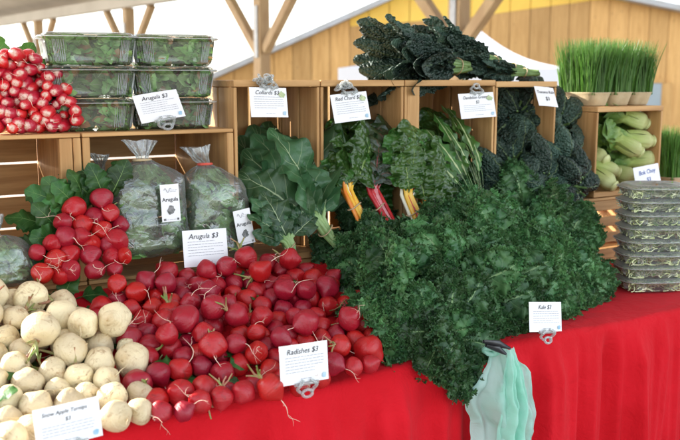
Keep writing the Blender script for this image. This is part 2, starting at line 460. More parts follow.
V = [v + perp * 3.83 + np.array([0, 0, 0]) for v in (A - perp * .6 + np.array([0, 0, BZ + 1.402]), B - perp * .6 + np.array([0, 0, BZ + 1.402]), B + perp * 3.2 + np.array([0, 0, BZ + .23]), A + perp * 3.2 + np.array([0, 0, BZ + .23]))]
adopt(mb.build('roof', M['soffit'], None, False), pav)

# ------------------------------------------------------------------ unseen canopy, added over the stall to cut the overhead sky light
sc_ = empty('added_shade_canopy', (1.4, 1.7, 0)); tag(sc_, 'pale canvas canopy on four poles above the stall, unseen, added to shade it', 'canopy')
CX0, CX1, CY0, CY1, CZ0 = -1.6, 4.6, 0.55, 3.3, 2.45
mb = MB(); n1 = 13; V = []
for i in range(n1):
    for j in range(n1):
        a_, b_ = i / (n1 - 1), j / (n1 - 1)
        V.append((CX0 + (CX1 - CX0) * a_ - 1.4, CY0 + (CY1 - CY0) * b_ - 1.7, CZ0 + .55 * (1 - abs(2 * b_ - 1)) + .02 * math.sin(9 * a_)))
mb.add(V, grid_faces(n1, n1)); mb.build('canvas', M['canvas'], sc_)  # canvas of the added, unseen shade canopy
for cx in (CX0 + .02, CX1 - .02):
    for cy in (CY0 + .02, CY1 - .02):
        mb = MB(); mb.add(*tube([(cx - 1.4, cy - 1.7, 0), (cx - 1.4, cy - 1.7, CZ0)], .022, 10)); mb.build('added_shade_pole', M['steel'], sc_)

# ------------------------------------------------------------------ table cloth
m, n, l, out = new_mat('red_cloth')
v = _objvec(n, l, (1, 1, 1), False)
col = _mix(n, l, _ramp(n, l, _noise(n, l, v, 7, 4), 0.3, 0.7), (0.53, 0.0065, 0.013), (0.60, 0.009, 0.018))
wv = _noise(n, l, v, 900, 2)
wr = _noise(n, l, v, 14, 4, 0.6, 0.6)
bs = _bsdf(n, l, out, col, 0.8, 0.10, _math(n, l, 'ADD', _math(n, l, 'MULTIPLY', wv, 0.06), wr), 0.6, 0.015)
bs.inputs['Sheen Weight'].default_value = 0.03
M['red'] = m
X0, X1, YF, YB, RAD = -0.7, 3.3, 1.47, 2.75, 0.02
xs = np.linspace(X0, X1, 520)
path = [(YB, TABLE)] + [(y, TABLE) for y in np.linspace(YB - .2, YF + RAD, 12)]
path += [(YF + RAD - RAD * math.sin(a), TABLE - RAD + RAD * math.cos(a)) for a in np.linspace(0.2, math.pi / 2, 6)]
path += [(YF, z) for z in np.linspace(TABLE - 0.03, 0.02, 48)]
path = np.array(path); nu = len(path)
V = np.zeros((nu, len(xs), 3)); V[:, :, 0] = xs; V[:, :, 1] = path[:, :1]; V[:, :, 2] = path[:, 1:]
drop = np.clip(TABLE - path[:, 1] - 0.01, 0, 1)[:, None]
def fold(x, d):
    a = 0
    for fr, am, ph, dr in ((2.3, .018, 0.3, 0.8), (5.2, .014, 1.7, -1.6), (9.1, .009, 0.9, 2.2), (15.5, .0048, 2.4, -3.0), (27.0, .0024, 0.2, 4.0)):
        a = a + am * np.sin(2 * math.pi * fr * x * (1 + 0.05 * np.sin(x * 3 + ph)) + ph + dr * d + 1.2 * np.sin(3.1 * x + ph))
    return a
amt = np.clip(drop / 0.09, 0, 1) ** 1.1 * (0.75 + 0.9 * drop)
V[:, :, 1] -= (fold(xs[None, :], drop) + 0.018) * amt
V[:, :, 2] += np.where(drop > 0, 0, 1) * 0.0015 * np.sin(xs[None, :] * 40) * np.sin(V[:, :, 1] * 30)
sag = 0.004 * np.sin(xs * 5.0 + 1) + 0.003 * np.sin(xs * 13.0)
V[:, :, 2] += sag[None, :] * np.clip(1 - abs(path[:, :1] - YF) / 0.12, 0, 1) * np.clip(1 - drop * 4, 0, 1)
mb = MB(); mb.add(V.reshape(-1, 3), grid_faces(nu, len(xs)))
cloth = mb.build('tablecloth', M['red'])
tag(cloth, 'bright red tablecloth covering the stall table and hanging in soft folds', 'tablecloth')

# ------------------------------------------------------------------ slanted board under the heaped roots
V = box_mesh('display_board', [(-0.3, 1.16, 0.03, 0.455, -0.010, 0)], M['red'])
db = link('display_board', V); db.location = (0, SL0 + .004, TABLE + 0.013); db.rotation_euler = (math.atan(SLK), 0, 0)
tag(db, 'sloping board wrapped in red cloth under the heaps of roots and curly kale', 'board')

# ------------------------------------------------------------------ crates
G_CR = 'wooden crates on the stall'
def crate(label, x0, x1, z0, z1, depth=0.30, y0=2.0, upright=True, stile=0.0, gap=0.007, front_open=True):
    t = empty('wooden_crate', ((x0 + x1) / 2, y0, z0)); tag(t, label, 'crate', G_CR)
    hw, H, T, tp = (x1 - x0) / 2, z1 - z0, 0.009, 0.017
    def part(name, boxes, mat): return link(name, box_mesh(name, boxes, mat), t)
    e = 0.0012
    if upright:
        part('top_panel', [(-hw, hw, 0, depth, H - tp, H)], M['wood_x'])
        part('bottom_panel', [(-hw, hw, 0, depth, 0, tp)], M['wood_x'])
        ns = 3; sw = (depth - (ns - 1) * gap) / ns
        for s in (-1, 1):
            xa, xb = (-hw + .0005, -hw + T) if s < 0 else (hw - T, hw - .0005)
            part('side_panel', [(xa, xb, i * (sw + gap) + .002, i * (sw + gap) + sw, tp + e, H - tp - e) for i in range(ns)], M['wood_z'])
        nb = 4; bw = (2 * hw - 2 * T - 2 * e - (nb - 1) * gap) / nb
        part('back_panel', [(-hw + T + e + i * (bw + gap), -hw + T + e + i * (bw + gap) + bw, depth - T, depth - .001, tp + e, H - tp - e) for i in range(nb)], M['wood_z'])
        if stile: part('corner_post', [(-hw + T + e, -hw + T + stile, 0.004, 0.022, tp + e, H - tp - e)], M['wood_z'])
    else:
        for s in (-1, 1):
            xa, xb = (-hw, -hw + tp) if s < 0 else (hw - tp, hw)
            part('end_panel', [(xa, xb, 0, depth, T + e, H - T - e)], M['wood_z'])
        ns = 3; sw = (depth - (ns - 1) * gap) / ns
        part('top_panel', [(-hw, hw, i * (sw + gap), i * (sw + gap) + sw, H - T, H) for i in range(ns)], M['wood_x'])
        part('bottom_panel', [(-hw, hw, i * (sw + gap), i * (sw + gap) + sw, 0, T) for i in range(ns)], M['wood_x'])
        nb = 4; hgt = H - 2 * T - 2 * e; bh = (hgt - (nb - 1) * gap) / nb
        part('back_panel', [(-hw + tp + e, hw - tp - e, depth - T, depth - .001, T + e + i * (bh + gap), T + e + i * (bh + gap) + bh) for i in range(nb)], M['wood_x'])
        if stile: part('corner_post', [(hw - tp - stile, hw - tp - e, 0.004, 0.022, T + e, H - T - e)], M['wood_z'])
        if not front_open:
            nf = 4; bh = (hgt - (nf - 1) * 0.022) / nf
            part('front_panel', [(-hw + tp + e, hw - tp - e, 0.001, T, T + e + i * (bh + .022), T + e + i * (bh + .022) + bh) for i in range(nf)], M['wood_x'])
    return t
crate('open crate on its side at the far left, holding the bunch of red radishes', 0.125, 0.552, SHELF, 1.280, 0.36, upright=False, stile=0.03, gap=0.006)
crate('open crate on its side under the leaf clamshells, holding the arugula bags', 0.556, 0.934, SHELF, 1.280, 0.36, upright=False, gap=0.006)
crate('crate stood on end behind the collard greens, topped by a knotted clear clip', 0.938, 1.188, SHELF, TOP)
crate('crate stood on end holding red and yellow stemmed chard', 1.191, 1.463, SHELF, TOP)
crate('crate stood on end holding the dandelion greens, broad post at its left front', 1.466, 1.803, SHELF, TOP, stile=0.045)
crate('crate stood on end packed with dark blistered kale', 1.806, 2.062, SHELF, TOP - .004)
crate('crate on end under the grass trays, filled with pale bok choy', 2.252, 2.585, 1.010, 1.312, depth=0.28, upright=True, gap=.006)
crate('low slatted crate beneath the bok choy with bright gaps between slats', 2.070, 2.62, TABLE + .004, 1.007, depth=0.30, upright=False, front_open=False, gap=.02)
crate('low slatted crate at the right edge under the single grass tray', 2.625, 3.02, TABLE + .004, 1.007, depth=0.30, upright=False, front_open=False, gap=.02)
rs = empty('wooden_riser', (1.1, 1.945, TABLE)); tag(rs, 'long low wooden riser supporting the row of crates', 'riser')
link('front_board', box_mesh('front_board', [(-1.3, 0.955, 0, .014, 0.004, 0.127)], M['wood_x']), rs)
link('back_board', box_mesh('back_board', [(-1.3, 0.955, .45, .464, 0.004, 0.127)], M['wood_x']), rs)
link('shelf', box_mesh('shelf', [(-1.31, 0.957, -.006, .47, 0.128, 0.1435)], M['wood_x']), rs)

# ------------------------------------------------------------------ leaves
def leaf(L, W, nu=30, nv=13, base=0.0, prof=(0.75, 0.6), a0=0.3, bend=-1.2, cup=0.15, ruf=(0, 0), ruf2=(0, 0), nz=(0, 0), nz2=(0, 0), lobes=0.0, nlob=6, seed=0, twist=0.0, rib=0.0):
    rs_ = np.random.default_rng(seed)
    u = np.linspace(0, 1, nu); vv = np.linspace(-1, 1, nv)
    t = np.clip((u - base) / (1 - base), 0, 1)
    wdt = W * np.sin(math.pi * np.clip(t, 0, 1) ** prof[0]) ** prof[1]
    wdt = np.maximum(np.nan_to_num(wdt), 0.05 * W * (1 - t * 0.8))
    if lobes: wdt = wdt * (1 - lobes * (0.5 + 0.5 * np.cos(2 * math.pi * nlob * u + 0.4)))
    ang = a0 + bend * u
    ds = L / (nu - 1)
    sy = np.concatenate([[0], np.cumsum(np.cos(ang[:-1]) * ds)]); sz = np.concatenate([[0], np.cumsum(np.sin(ang[:-1]) * ds)])
    ny, nzv = -np.sin(ang), np.cos(ang)
    p1, p2, p3 = rs_.uniform(0, 6.28, 3)
    uu, v2 = np.meshgrid(u, vv, indexing='ij'); av = abs(v2); sg = np.sign(v2)
    X = v2 * wdt[:, None]
    N = cup * av ** 2 * wdt[:, None]
    wn = (wdt / W)[:, None]
    N = N + wn * av ** 1.6 * (ruf[0] * np.sin(2 * math.pi * ruf[1] * uu + p1 + sg * p2) + ruf2[0] * np.sin(2 * math.pi * ruf2[1] * uu + p3 + sg * p1 + 3 * av))
    if rib: N = N - rib * np.exp(-(av / 0.10) ** 2) * wn
    tw = twist * uu
    Xc, Nc = X * np.cos(tw) - N * np.sin(tw), X * np.sin(tw) + N * np.cos(tw)
    Vx = Xc; Vy = sy[:, None] + ny[:, None] * Nc; Vz = sz[:, None] + nzv[:, None] * Nc
    V = np.stack([Vx, Vy, Vz], -1).reshape(-1, 3)
    for q, (am, fr) in enumerate((nz, nz2)):
        if am:
            fall = (wn * (0.25 + 0.75 * av ** 1.2)).reshape(-1, 1) if q == 0 else wn.repeat(nv, 1).reshape(-1, 1)
            V = V + am * vnoise(V, fr, seed + 11 * q) * fall
    U = np.stack([uu, (v2 + 1) / 2], -1).reshape(-1, 2)
    return V, grid_faces(nu, nv), U

def bunch(name, label, cat, group, loc, axis, leaves, n, mats, spread=0.7, flat=1.0, stem=(0.09, 0.004), stem_mats=None, roll=0.0, seed=0, scl=(0.85, 1.12), band=True, z_hint=(0, 0, 1), back=0.05, stem_name='stems', inner=0.35, face_out=True, stem_parts=None, root=None, tips=None):
    """a tied bunch; leaf bases at the tie, blades fan out round the axis (local +Y), stems run back from the tie"""
    rs_ = np.random.default_rng(seed)
    t = root or empty(name)
    t.matrix_world = to_mat4(frame(axis, z_hint, roll), loc)
    tag(t, label, cat, group)
    fol, stm = MB(), MB(); sparts = []
    if tips: n = len(tips); Bw = frame(axis, z_hint, roll); inv = np.linalg.inv(Bw)
    for i in range(n):
        phi = i * 2.39996 + rs_.uniform(-.3, .3)
        rr = (inner + (1 - inner) * math.sqrt((i + .5) / n))
        tilt = spread * rr * rs_.uniform(.85, 1.15)
        dx, dz = math.cos(phi) * math.sin(tilt), math.sin(phi) * math.sin(tilt) * flat
        d = np.array([dx, math.cos(tilt), dz]); d /= np.linalg.norm(d)
        hint = np.array([-dx, 0.05, -dz * 1.0]) if face_out else np.array([rs_.uniform(-.4, .4), 0, 1.0])
        if np.linalg.norm(hint) < 0.05: hint = np.array([0, 0, 1.0])
        if abs(hint @ d) / np.linalg.norm(hint) > .98: hint = hint + np.array([0, .5, .5])
        Fm = frame(d, hint, rs_.uniform(-.45, .45))
        V, F, U = leaves[i % len(leaves)]
        s = rs_.uniform(*scl)
        if tips:
            dv = inv @ (np.array(tips[i]) - np.array(loc)); ln = np.linalg.norm(dv); d = dv / ln
            q_ = V[U[:, 0] > .999].mean(0); s = ln / np.linalg.norm(q_)
            Fm = frame(d, inv @ np.array([rs_.uniform(-.75, .45), -1, rs_.uniform(.1, .6)]), rs_.uniform(-.2, .2)) @ rotm((1, 0, 0), -math.atan2(q_[2], q_[1]))
            phi = math.atan2(d[2], d[0])
        ol = max(.012, (stem[1] if stem else .004) * math.sqrt(n) * 1.05); off = np.array([math.cos(phi), 0, math.sin(phi) * flat]) * ol * math.sqrt((i + .5) / n)
        fol.add((V * s) @ Fm.T + off, F, U)
        if stem:
            ds_ = d * np.array([.55, 1, .55]) if not tips else np.array([.22 * d[0], 1, .22 * d[2]])
            sp = np.array([off - ds_ * stem[0] * rs_.uniform(.75, 1.0) + rs_.normal(0, .002, 3), off - ds_ * stem[0] * .4 + rs_.normal(0, .001, 3), off, off + d * 0.05 * s])
            tb = tube(sp, [stem[1] * 1.15, stem[1] * 1.1, stem[1], stem[1] * .8], 8)
            if stem_parts:
                sparts.append((tb, i))
                if tips and i % 2: sparts.append((tube(sp + np.array([rs_.normal(0, .009), rs_.normal(0, .01), rs_.normal(0, .007)]), [stem[1] * .9, stem[1] * .85, stem[1] * .8, stem[1] * .5], 8), i + 1))
            else: stm.add(*tb)
    fol.build('foliage', mats, t)
    if stem and not stem_parts: stm.build(stem_name, stem_mats, t)
    for tb, i in sparts:
        q = MB(); q.add(*tb); nm, mt = stem_parts[i % len(stem_parts)]
        q.build('stem', mt, t)['label'] = nm
    if band and stem:
        a = np.linspace(0, 2 * math.pi, 24); br = max(.012, stem[1] * math.sqrt(n) * 1.05) * .97 + stem[1] * .55
        q = MB()
        q.add(*tube(np.stack([br * np.cos(a), -stem[0] * .35 + .002 * np.sin(2 * a), br * (.25 + .75 * flat) * np.sin(a)], 1), 0.0018, 6, False)); q.build('band', M['tie'], t)
    return t

# curly kale ---------------------------------------------------------------
M['kale'] = leaf_mat('curly_kale_leaf', (0.034, 0.098, 0.034), (0.092, 0.200, 0.068), (0.24, 0.38, 0.16), 0.07, 7, 1.4, .08, 0.40, 0.35, 320, 0.22, nscale=18, side_amt=.4)
M['kale_stem'] = simple('kale_stem', (0.16, 0.27, 0.10), (0.22, 0.33, 0.14), 30, 0.5)
def frilled(seed, n=150):
    """a kale leaf: blade with a wavy margin plus the tight frills that crowd its edge"""
    rs_ = np.random.default_rng(seed); nu, nv = 40, 19
    V, F, U = leaf(.205, .068, nu, nv, .16, (.62, .55), .25, -1.4 - .15 * (seed % 4), -.25, (.016, 5.5), (.009, 12), (.010, 50), seed=seed)
    G = V.reshape(nu, nv, 3); mb = MB(); mb.add(V, F, U)
    q = np.linspace(0, 1, 23); h = np.linspace(0, 1, 4)
    for i in range(n):
        iu = rs_.integers(9, nu - 1); edge = rs_.random() < .62
        jv = (rs_.choice([0, nv - 1]) if edge else rs_.integers(2, nv - 2)); p = G[iu, jv]
        du = G[min(iu + 1, nu - 1), jv] - G[iu - 1, jv]; du /= np.linalg.norm(du) + 1e-9
        j0 = jv - 1 if jv >= nv // 2 else jv + 1; dv = G[iu, jv] - G[iu, j0]; dv /= np.linalg.norm(dv) + 1e-9
        nn = np.cross(du, dv) * (1 if jv < nv // 2 else -1); nn /= np.linalg.norm(nn) + 1e-9
        if nn @ np.cross(np.array([1., 0, 0]), G[iu, nv // 2] - G[iu - 1, nv // 2]) < 0: nn = -nn
        o = (dv * rs_.uniform(.5, 1) + nn * rs_.uniform(.2, 1.1)) if edge else (nn + dv * rs_.uniform(-.5, .8)); o /= np.linalg.norm(o)
        t_ = du + rs_.normal(0, .45, 3); t_ -= o * (t_ @ o); t_ /= np.linalg.norm(t_); b_ = np.cross(t_, o)
        L = rs_.uniform(.022, .042); H = rs_.uniform(.006, .013); A = rs_.uniform(.0028, .0052); fr = rs_.uniform(3.2, 5.2); ph = rs_.uniform(0, 6.28)
        S, T = np.meshgrid(q, h, indexing='ij'); k = T ** .8 * np.minimum(1, .25 + 3.2 * S * (1 - S))
        W = p - o * .002 + ((S - .5) * L * (1 + .35 * T))[..., None] * t_ + (k * H * (1 + .25 * np.sin(2 * math.pi * fr * 2 * S + ph)))[..., None] * o + (A * T ** 1.2 * np.sin(2 * math.pi * fr * S + ph) + .35 * A * T * np.sin(17 * S + ph))[..., None] * b_
        mb.add(W.reshape(-1, 3), grid_faces(23, 4), np.stack([.55 + 0 * S, .80 + .12 * T], -1).reshape(-1, 2))
    return np.concatenate(mb.V), mb.F, np.concatenate(mb.U)
kl = [frilled(20 + s) for s in range(4)]
kale_spots = [(378, 240, .03, .75), (354, 262, .0, .65), (424, 276, .08, 1), (464, 254, .09, 1), (488, 212, .08, .95), (530, 208, .10, 1), (568, 240, .06, .95), (510, 248, .13, 1.05), (552, 264, .08, 1), (580, 270, .03, .8), (388, 288, .04, .95),
              (432, 298, .10, 1.05), (478, 284, .12, 1), (522, 282, .07, .95), (566, 284, .02, .75), (398, 322, .02, .85), (446, 318, .06, .85), (484, 306, .05, .85), (420, 329, .03, .74), (502, 306, .04, .75), (388, 268, .03, .9)]
proto = []
G_K = 'curly kale bunches heaped at the front'
L_K = 'bunch of frilly curly green kale in the big heap at the front'
kale_order = sorted(range(len(kale_spots)), key=lambda q: q not in (2, 3, 5))
for i in kale_order:
    px, py, off, ks = kale_spots[i]
    p = atS(px, py, off)
    ax = np.array([rng.uniform(-.45, .30), -1.0, rng.uniform(.25, .75)])
    if py > 325: ax[2] = .1
    elif py > 295: ax[2] = max(ax[2], .55)
    p = p - ax / np.linalg.norm(ax) * 0.10 * ks
    if py > 312: p[1] -= .055                            # these hang over the table edge
    if len(proto) < 3:
        o = bunch('kale_bunch', L_K, 'kale', G_K, p, ax, kl, 10, M['kale'], .95, 1.0, (.07, .0035), M['kale_stem'], rng.uniform(0, 6.28), 40 + i, (.85, 1.08), face_out=True)
        proto.append(o)
    else:
        o = copy_tree(proto[i % 3]); o.matrix_world = to_mat4(frame(ax, (0, 0, 1), rng.uniform(0, 6.28)) * ks * rng.uniform(.95, 1.08), p)

# lacinato -----------------------------------------------------------------
M['lacinato'] = leaf_mat('lacinato_leaf', (0.019, 0.045, 0.031), (0.046, 0.086, 0.058), (0.13, 0.19, 0.09), 0.06, 10, 1.2, .06, 0.42, 1.0, 260, 0.06, side_amt=.12, bdist=.007, vor=130)
M['lac_stem'] = simple('lacinato_stem', (0.11, 0.20, 0.06), (0.17, 0.28, 0.09), 40, 0.5)
def lac(L, W, bend, s, cup=-.5): return leaf(L, W, 84, 27, .06, (.60, .38), .12, bend, cup, (.007, 3.5), (.003, 9), (.006, 45), (.0055, 85), seed=60 + s)
lt = [lac(.32, .044, -.45, 0, -.55), lac(.30, .048, -.7, 1, -.6), lac(.28, .044, -.3, 2, -.5), lac(.33, .046, -.6, 3, -.6)]
def top_kale(label, px, py, Y, ax, n, sc, seed, spread, flat):
    return bunch('lacinato_bunch', label, 'kale', 'dark kale bunches on the crate tops', atY(px, py, Y), ax, lt, n, M['lacinato'], spread, flat, (.075, .0055), M['lac_stem'], 0, seed, sc, face_out=True, inner=.15)
top_kale('dark blistered kale bunch lying leftmost on the crate tops, leaf tips to the left', 449, 66, 2.10, (-1, .05, .03), 34, (.82, .98), 3, .36, .62)
top_kale('dark blistered kale bunch behind the leftmost one, tallest above the chard crate', 486, 62, 2.18, (-.95, .15, .17), 28, (.68, .86), 4, .26, .7)
top_kale('small bundle of dark kale lying behind with cut stems by the bok choy crate', 506, 66, 2.22, (-1, .2, .1), 9, (.5, .6), 5, .22, .6)
top_kale('dark kale bundle with cut stems pointing right beside the handwritten price card', 517, 72, 2.12, (-1, .4, .05), 9, (.4, .5), 6, .22, .6)
lf = [lac(.25, .050, -2.6, 5, -1.1), lac(.24, .054, -3.3, 6, -1.2), lac(.25, .048, -2.2, 7, -1.0), lac(.22, .054, -3.6, 8, -1.2)]
G_L = 'dark blistered kale bunches spilling from their crate'
proto = []
for i, (px, py, Y, ax, n) in enumerate([(515, 118, 2.12, (-.1, -1, .35), 12), (556, 128, 2.10, (.2, -1, .2), 11), (512, 165, 2.06, (-.15, -1, .15), 12), (560, 165, 2.03, (.3, -1, .05), 12), (536, 142, 2.08, (.05, -1, .2), 12), (530, 105, 2.14, (.1, -1, .6), 10), (540, 186, 2.0, (.15, -1, .0), 11), (574, 186, 1.99, (.45, -1, -.1), 10), (506, 190, 2.0, (-.1, -1, .05), 9)]):
    p = atY(px, py, Y)
    if i < 3: o = bunch('lacinato_bunch', 'bunch of dark blistered kale spilling from the crate left of the bok choy', 'kale', G_L, p, ax, lf, n, M['lacinato'], .95, 1.0, (.06, .005), M['lac_stem'], rng.uniform(0, 6.28), 80 + i, (.72, .95)); proto.append(o)
    else:
        o = copy_tree(proto[i % 3]); o.matrix_world = to_mat4(frame(ax, (0, 0, 1), rng.uniform(0, 6.28)) * rng.uniform(.85, 1.0), p)

# collards -----------------------------------------------------------------
M['collard'] = leaf_mat('collard_leaf', (0.032, 0.100, 0.036), (0.062, 0.160, 0.058), (0.38, 0.48, 0.26), 0.045, 6.5, 1.5, .07, 0.40, 0.5, 90, 0.15, spec=.5, side_amt=.7, nscale=12, bdist=.004)
M['collard_stem'] = simple('collard_stem', (0.22, 0.36, 0.12), (0.32, 0.46, 0.18), 30, 0.45)
def col_(L, W, a0, bend, s): return leaf(L, W, 40, 25, .10, (.72, .55), a0, bend, .12, (.020, 2.6), (.008, 6.5), (.012, 16), (.003, 40), seed=100 + s, rib=.004)
cl = [col_(.25, .060, .15, -.7, 0), col_(.24, .056, .1, -.5, 1), col_(.22, .056, .3, -1.0, 2), col_(.27, .060, .0, -.3, 3)]
def T_(lst): return [atY(*q) for q in lst]
G_COL = 'collard green bunches'
bunch('collard_bunch', 'big bunch of collard greens with stems to the lower right, beside the chard', 'collards', G_COL, atY(320, 222, 1.92), (-.70, .05, 1.0), cl, 10, M['collard'], .5, .7, (.085, .006), M['collard_stem'], 0, 5, z_hint=(-.2, -1, .5),
      tips=T_([(243, 150, 2.10), (254, 134, 2.13), (240, 172, 2.04), (292, 134, 2.16), (312, 146, 2.14), (252, 196, 1.98), (300, 122, 2.20), (282, 160, 1.99), (268, 130, 2.02), (330, 165, 2.0)]))
bunch('collard_bunch', 'smaller bunch of collard greens with one pale-veined leaf facing front above the radishes', 'collards', G_COL, atY(288, 240, 1.90), (-.38, .0, 1.0), cl, 7, M['collard'], .85, .5, (.05, .005), M['collard_stem'], 0, 6, z_hint=(0, -1, .6),
      tips=T_([(248, 214, 1.93), (252, 198, 1.95), (262, 192, 1.96), (280, 196, 1.97), (302, 206, 1.95), (256, 230, 1.92), (312, 218, 1.93)]))
bunch('collard_bunch', 'collard greens filling the back of their crate under the white card', 'collards', G_COL, atY(282, 225, 2.06), (-.12, .3, 1.0), cl, 9, M['collard'], .75, .5, (.1, .006), M['collard_stem'], 0, 7, z_hint=(.1, -1, .3),
      tips=T_([(240, 135, 2.2), (254, 124, 2.25), (272, 121, 2.26), (292, 122, 2.26), (308, 130, 2.25), (236, 165, 2.15), (318, 155, 2.16), (262, 150, 2.16)]))

# chard --------------------------------------------------------------------
M['chard'] = leaf_mat('chard_leaf', (0.026, 0.085, 0.014), (0.062, 0.155, 0.028), (0.24, 0.36, 0.10), 0.05, 9, 1.2, .10, 0.28, 0.8, 90, 0.15, spec=.55, side_amt=.5, bdist=.007, vor=70)
M['chard_dark'] = leaf_mat('dark_chard_leaf', (0.016, 0.040, 0.014), (0.032, 0.066, 0.02), (0.30, 0.05, 0.06), 0.05, 9, 1.2, .10, 0.28, 0.6, 90, 0.12, spec=.55, side_amt=.4, bdist=.004)
def chs(nm, c1, c2): return simple(nm, c1, c2, 40, 0.3, vscale=(1, 1, 1))
M['st_red'], M['st_yel'], M['st_wht'], M['st_or'], M['st_pink'] = chs('red_stem', (.42, .015, .025), (.55, .03, .03)), chs('yellow_stem', (.75, .42, .03), (.8, .5, .06)), chs('white_stem', (.68, .66, .5), (.74, .74, .6)), chs('orange_stem', (.7, .18, .02), (.72, .26, .03)), chs('pink_stem', (.60, .16, .18), (.68, .3, .3))
def ch_(L, W, a0, bend, s): return leaf(L, W, 44, 21, .14, (.68, .5), a0, bend, -.1, (.014, 3.5), (.009, 8), (.010, 32), (.004, 70), seed=130 + s, rib=.003)
cd = [ch_(.26, .06, .1, -.7, 0), ch_(.24, .065, .2, -1.0, 1), ch_(.27, .055, .0, -.4, 2), ch_(.22, .06, .3, -1.3, 3)]
G_C = 'chard bunches'
SR, SY, SW, SO, SP = ('red stem', M['st_red']), ('yellow stem', M['st_yel']), ('white stem', M['st_wht']), ('orange stem', M['st_or']), ('pink stem', M['st_pink'])
def chard(label, base, ax, parts, seed, mat, tips, st=(.13, .0066)):
    return bunch('chard_bunch', label, 'chard', G_C, atY(*base), ax, cd, 6, mat, .42, .6, st, None, 0, seed, (.8, 1.0), z_hint=(0, -1, .3), stem_parts=parts, tips=T_(tips))
chard('chard bunch with yellow and white stems nearest the collard greens', (346, 192, 1.93), (-.42, .45, 1), [SY, SW, SO, SW], 11, M['chard'], [(329, 134, 2.05), (336, 122, 2.08), (348, 116, 2.10), (360, 122, 2.08), (344, 142, 2.0), (330, 150, 2.0), (326, 165, 1.98)])
chard('chard bunch with dark leaves and thick red stems left of the mixed-stem bunch', (369, 194, 1.94), (-.5, .5, 1), [SR, SR, SP, SR], 12, M['chard_dark'], [(352, 132, 2.06), (364, 118, 2.1), (380, 116, 2.12), (392, 126, 2.1), (375, 142, 2.0), (398, 142, 2.04), (386, 152, 1.99)])
chard('chard bunch with mixed yellow, red and white stems under the crate corner', (406, 198, 1.89), (-.34, .35, 1), [SY, SR, SW, SY], 13, M['chard'], [(393, 128, 2.0), (408, 121, 2.02), (420, 130, 2.02), (396, 148, 1.94), (410, 142, 1.92), (430, 148, 1.97), (400, 135, 1.96)])
chard('chard bunch whose orange and red stems splay right, above the curly kale', (423, 208, 1.88), (-.52, .35, 1), [SO, SR, SO], 14, M['chard'], [(424, 138, 1.98), (437, 140, 2.0), (418, 155, 1.93), (442, 166, 1.95), (432, 158, 1.91), (412, 165, 1.92)], (.085, .0066))
chard('green chard bunch leaning at the back of the left chard crate', (377, 226, 2.05), (.0, .2, 1), [SP, SR], 15, M['chard'], [(332, 118, 2.25), (350, 112, 2.26), (372, 111, 2.27), (392, 117, 2.26), (340, 140, 2.2), (385, 138, 2.2), (362, 130, 2.2), (352, 178, 2.06), (392, 172, 2.07), (372, 165, 2.06), (404, 185, 2.06)])
chard('green chard bunch with pale stems in the middle of the right chard crate', (440, 200, 2.02), (-.22, .3, 1), [SW, SW], 16, M['chard'], [(418, 118, 2.16), (428, 108, 2.18), (440, 112, 2.18), (447, 128, 2.15), (424, 138, 2.1)])

# dandelion greens ----------------------------------------------------------
M['dandelion'] = leaf_mat('dandelion_leaf', (0.035, 0.10, 0.018), (0.07, 0.17, 0.03), (0.50, 0.58, 0.28), 0.30, 8, 1.2, .07, 0.35, 0.4, 120, 0.2, side_amt=.3)
M['dand_stem'] = simple('dandelion_stem', (0.42, 0.52, 0.22), (0.55, 0.62, 0.33), 40, 0.4)
dl = [leaf(.32, .028, 56, 9, .50, (.7, .6), .05, -.5 - .2 * s, .1, (.006, 5), (.003, 9), (.006, 30), lobes=.5, nlob=9, seed=150 + s) for s in range(3)]
bunch('dandelion_bunch', 'bunch of dandelion greens with long pale stems leaning left', 'dandelion greens', 'dandelion green bunches', atY(481, 209, 1.92), (-.36, .22, 1), dl, 22, M['dandelion'], .24, .8, (.04, .0046), M['dand_stem'], 0, 21, z_hint=(0, -1, .3), tips=T_([(434, 114, 2.08), (440, 104, 2.1), (447, 108, 2.1), (454, 116, 2.08), (428, 128, 2.04), (461, 126, 2.06), (424, 142, 2.0), (445, 125, 2.0), (438, 135, 1.98), (468, 140, 2.04), (452, 140, 1.98), (431, 150, 1.96)]))
bunch('dandelion_bunch', 'bunch of dandelion greens upright against the right side of its crate', 'dandelion greens', 'dandelion green bunches', atY(489, 205, 2.02), (-.12, .2, 1), dl, 12, M['dandelion'], .3, .7, (.045, .004), M['dand_stem'], 0, 22, z_hint=(0, -1, .3), tips=T_([(468, 138, 2.14), (476, 130, 2.16), (484, 134, 2.15), (464, 150, 2.1), (488, 145, 2.12), (480, 150, 2.08), (472, 160, 2.05), (486, 165, 2.05)]))
bunch('dandelion_bunch', 'short bunch of dandelion greens at the bottom middle of its crate', 'dandelion greens', 'dandelion green bunches', atY(455, 209, 1.93), (-.40, .2, 1), dl, 12, M['dandelion'], .2, .7, (.04, .0048), M['dand_stem'], 0, 23, z_hint=(0, -1, .3), tips=T_([(424, 152, 1.98), (431, 142, 2.0), (440, 150, 2.0), (416, 166, 1.96), (446, 160, 1.97), (434, 165, 1.93)]))

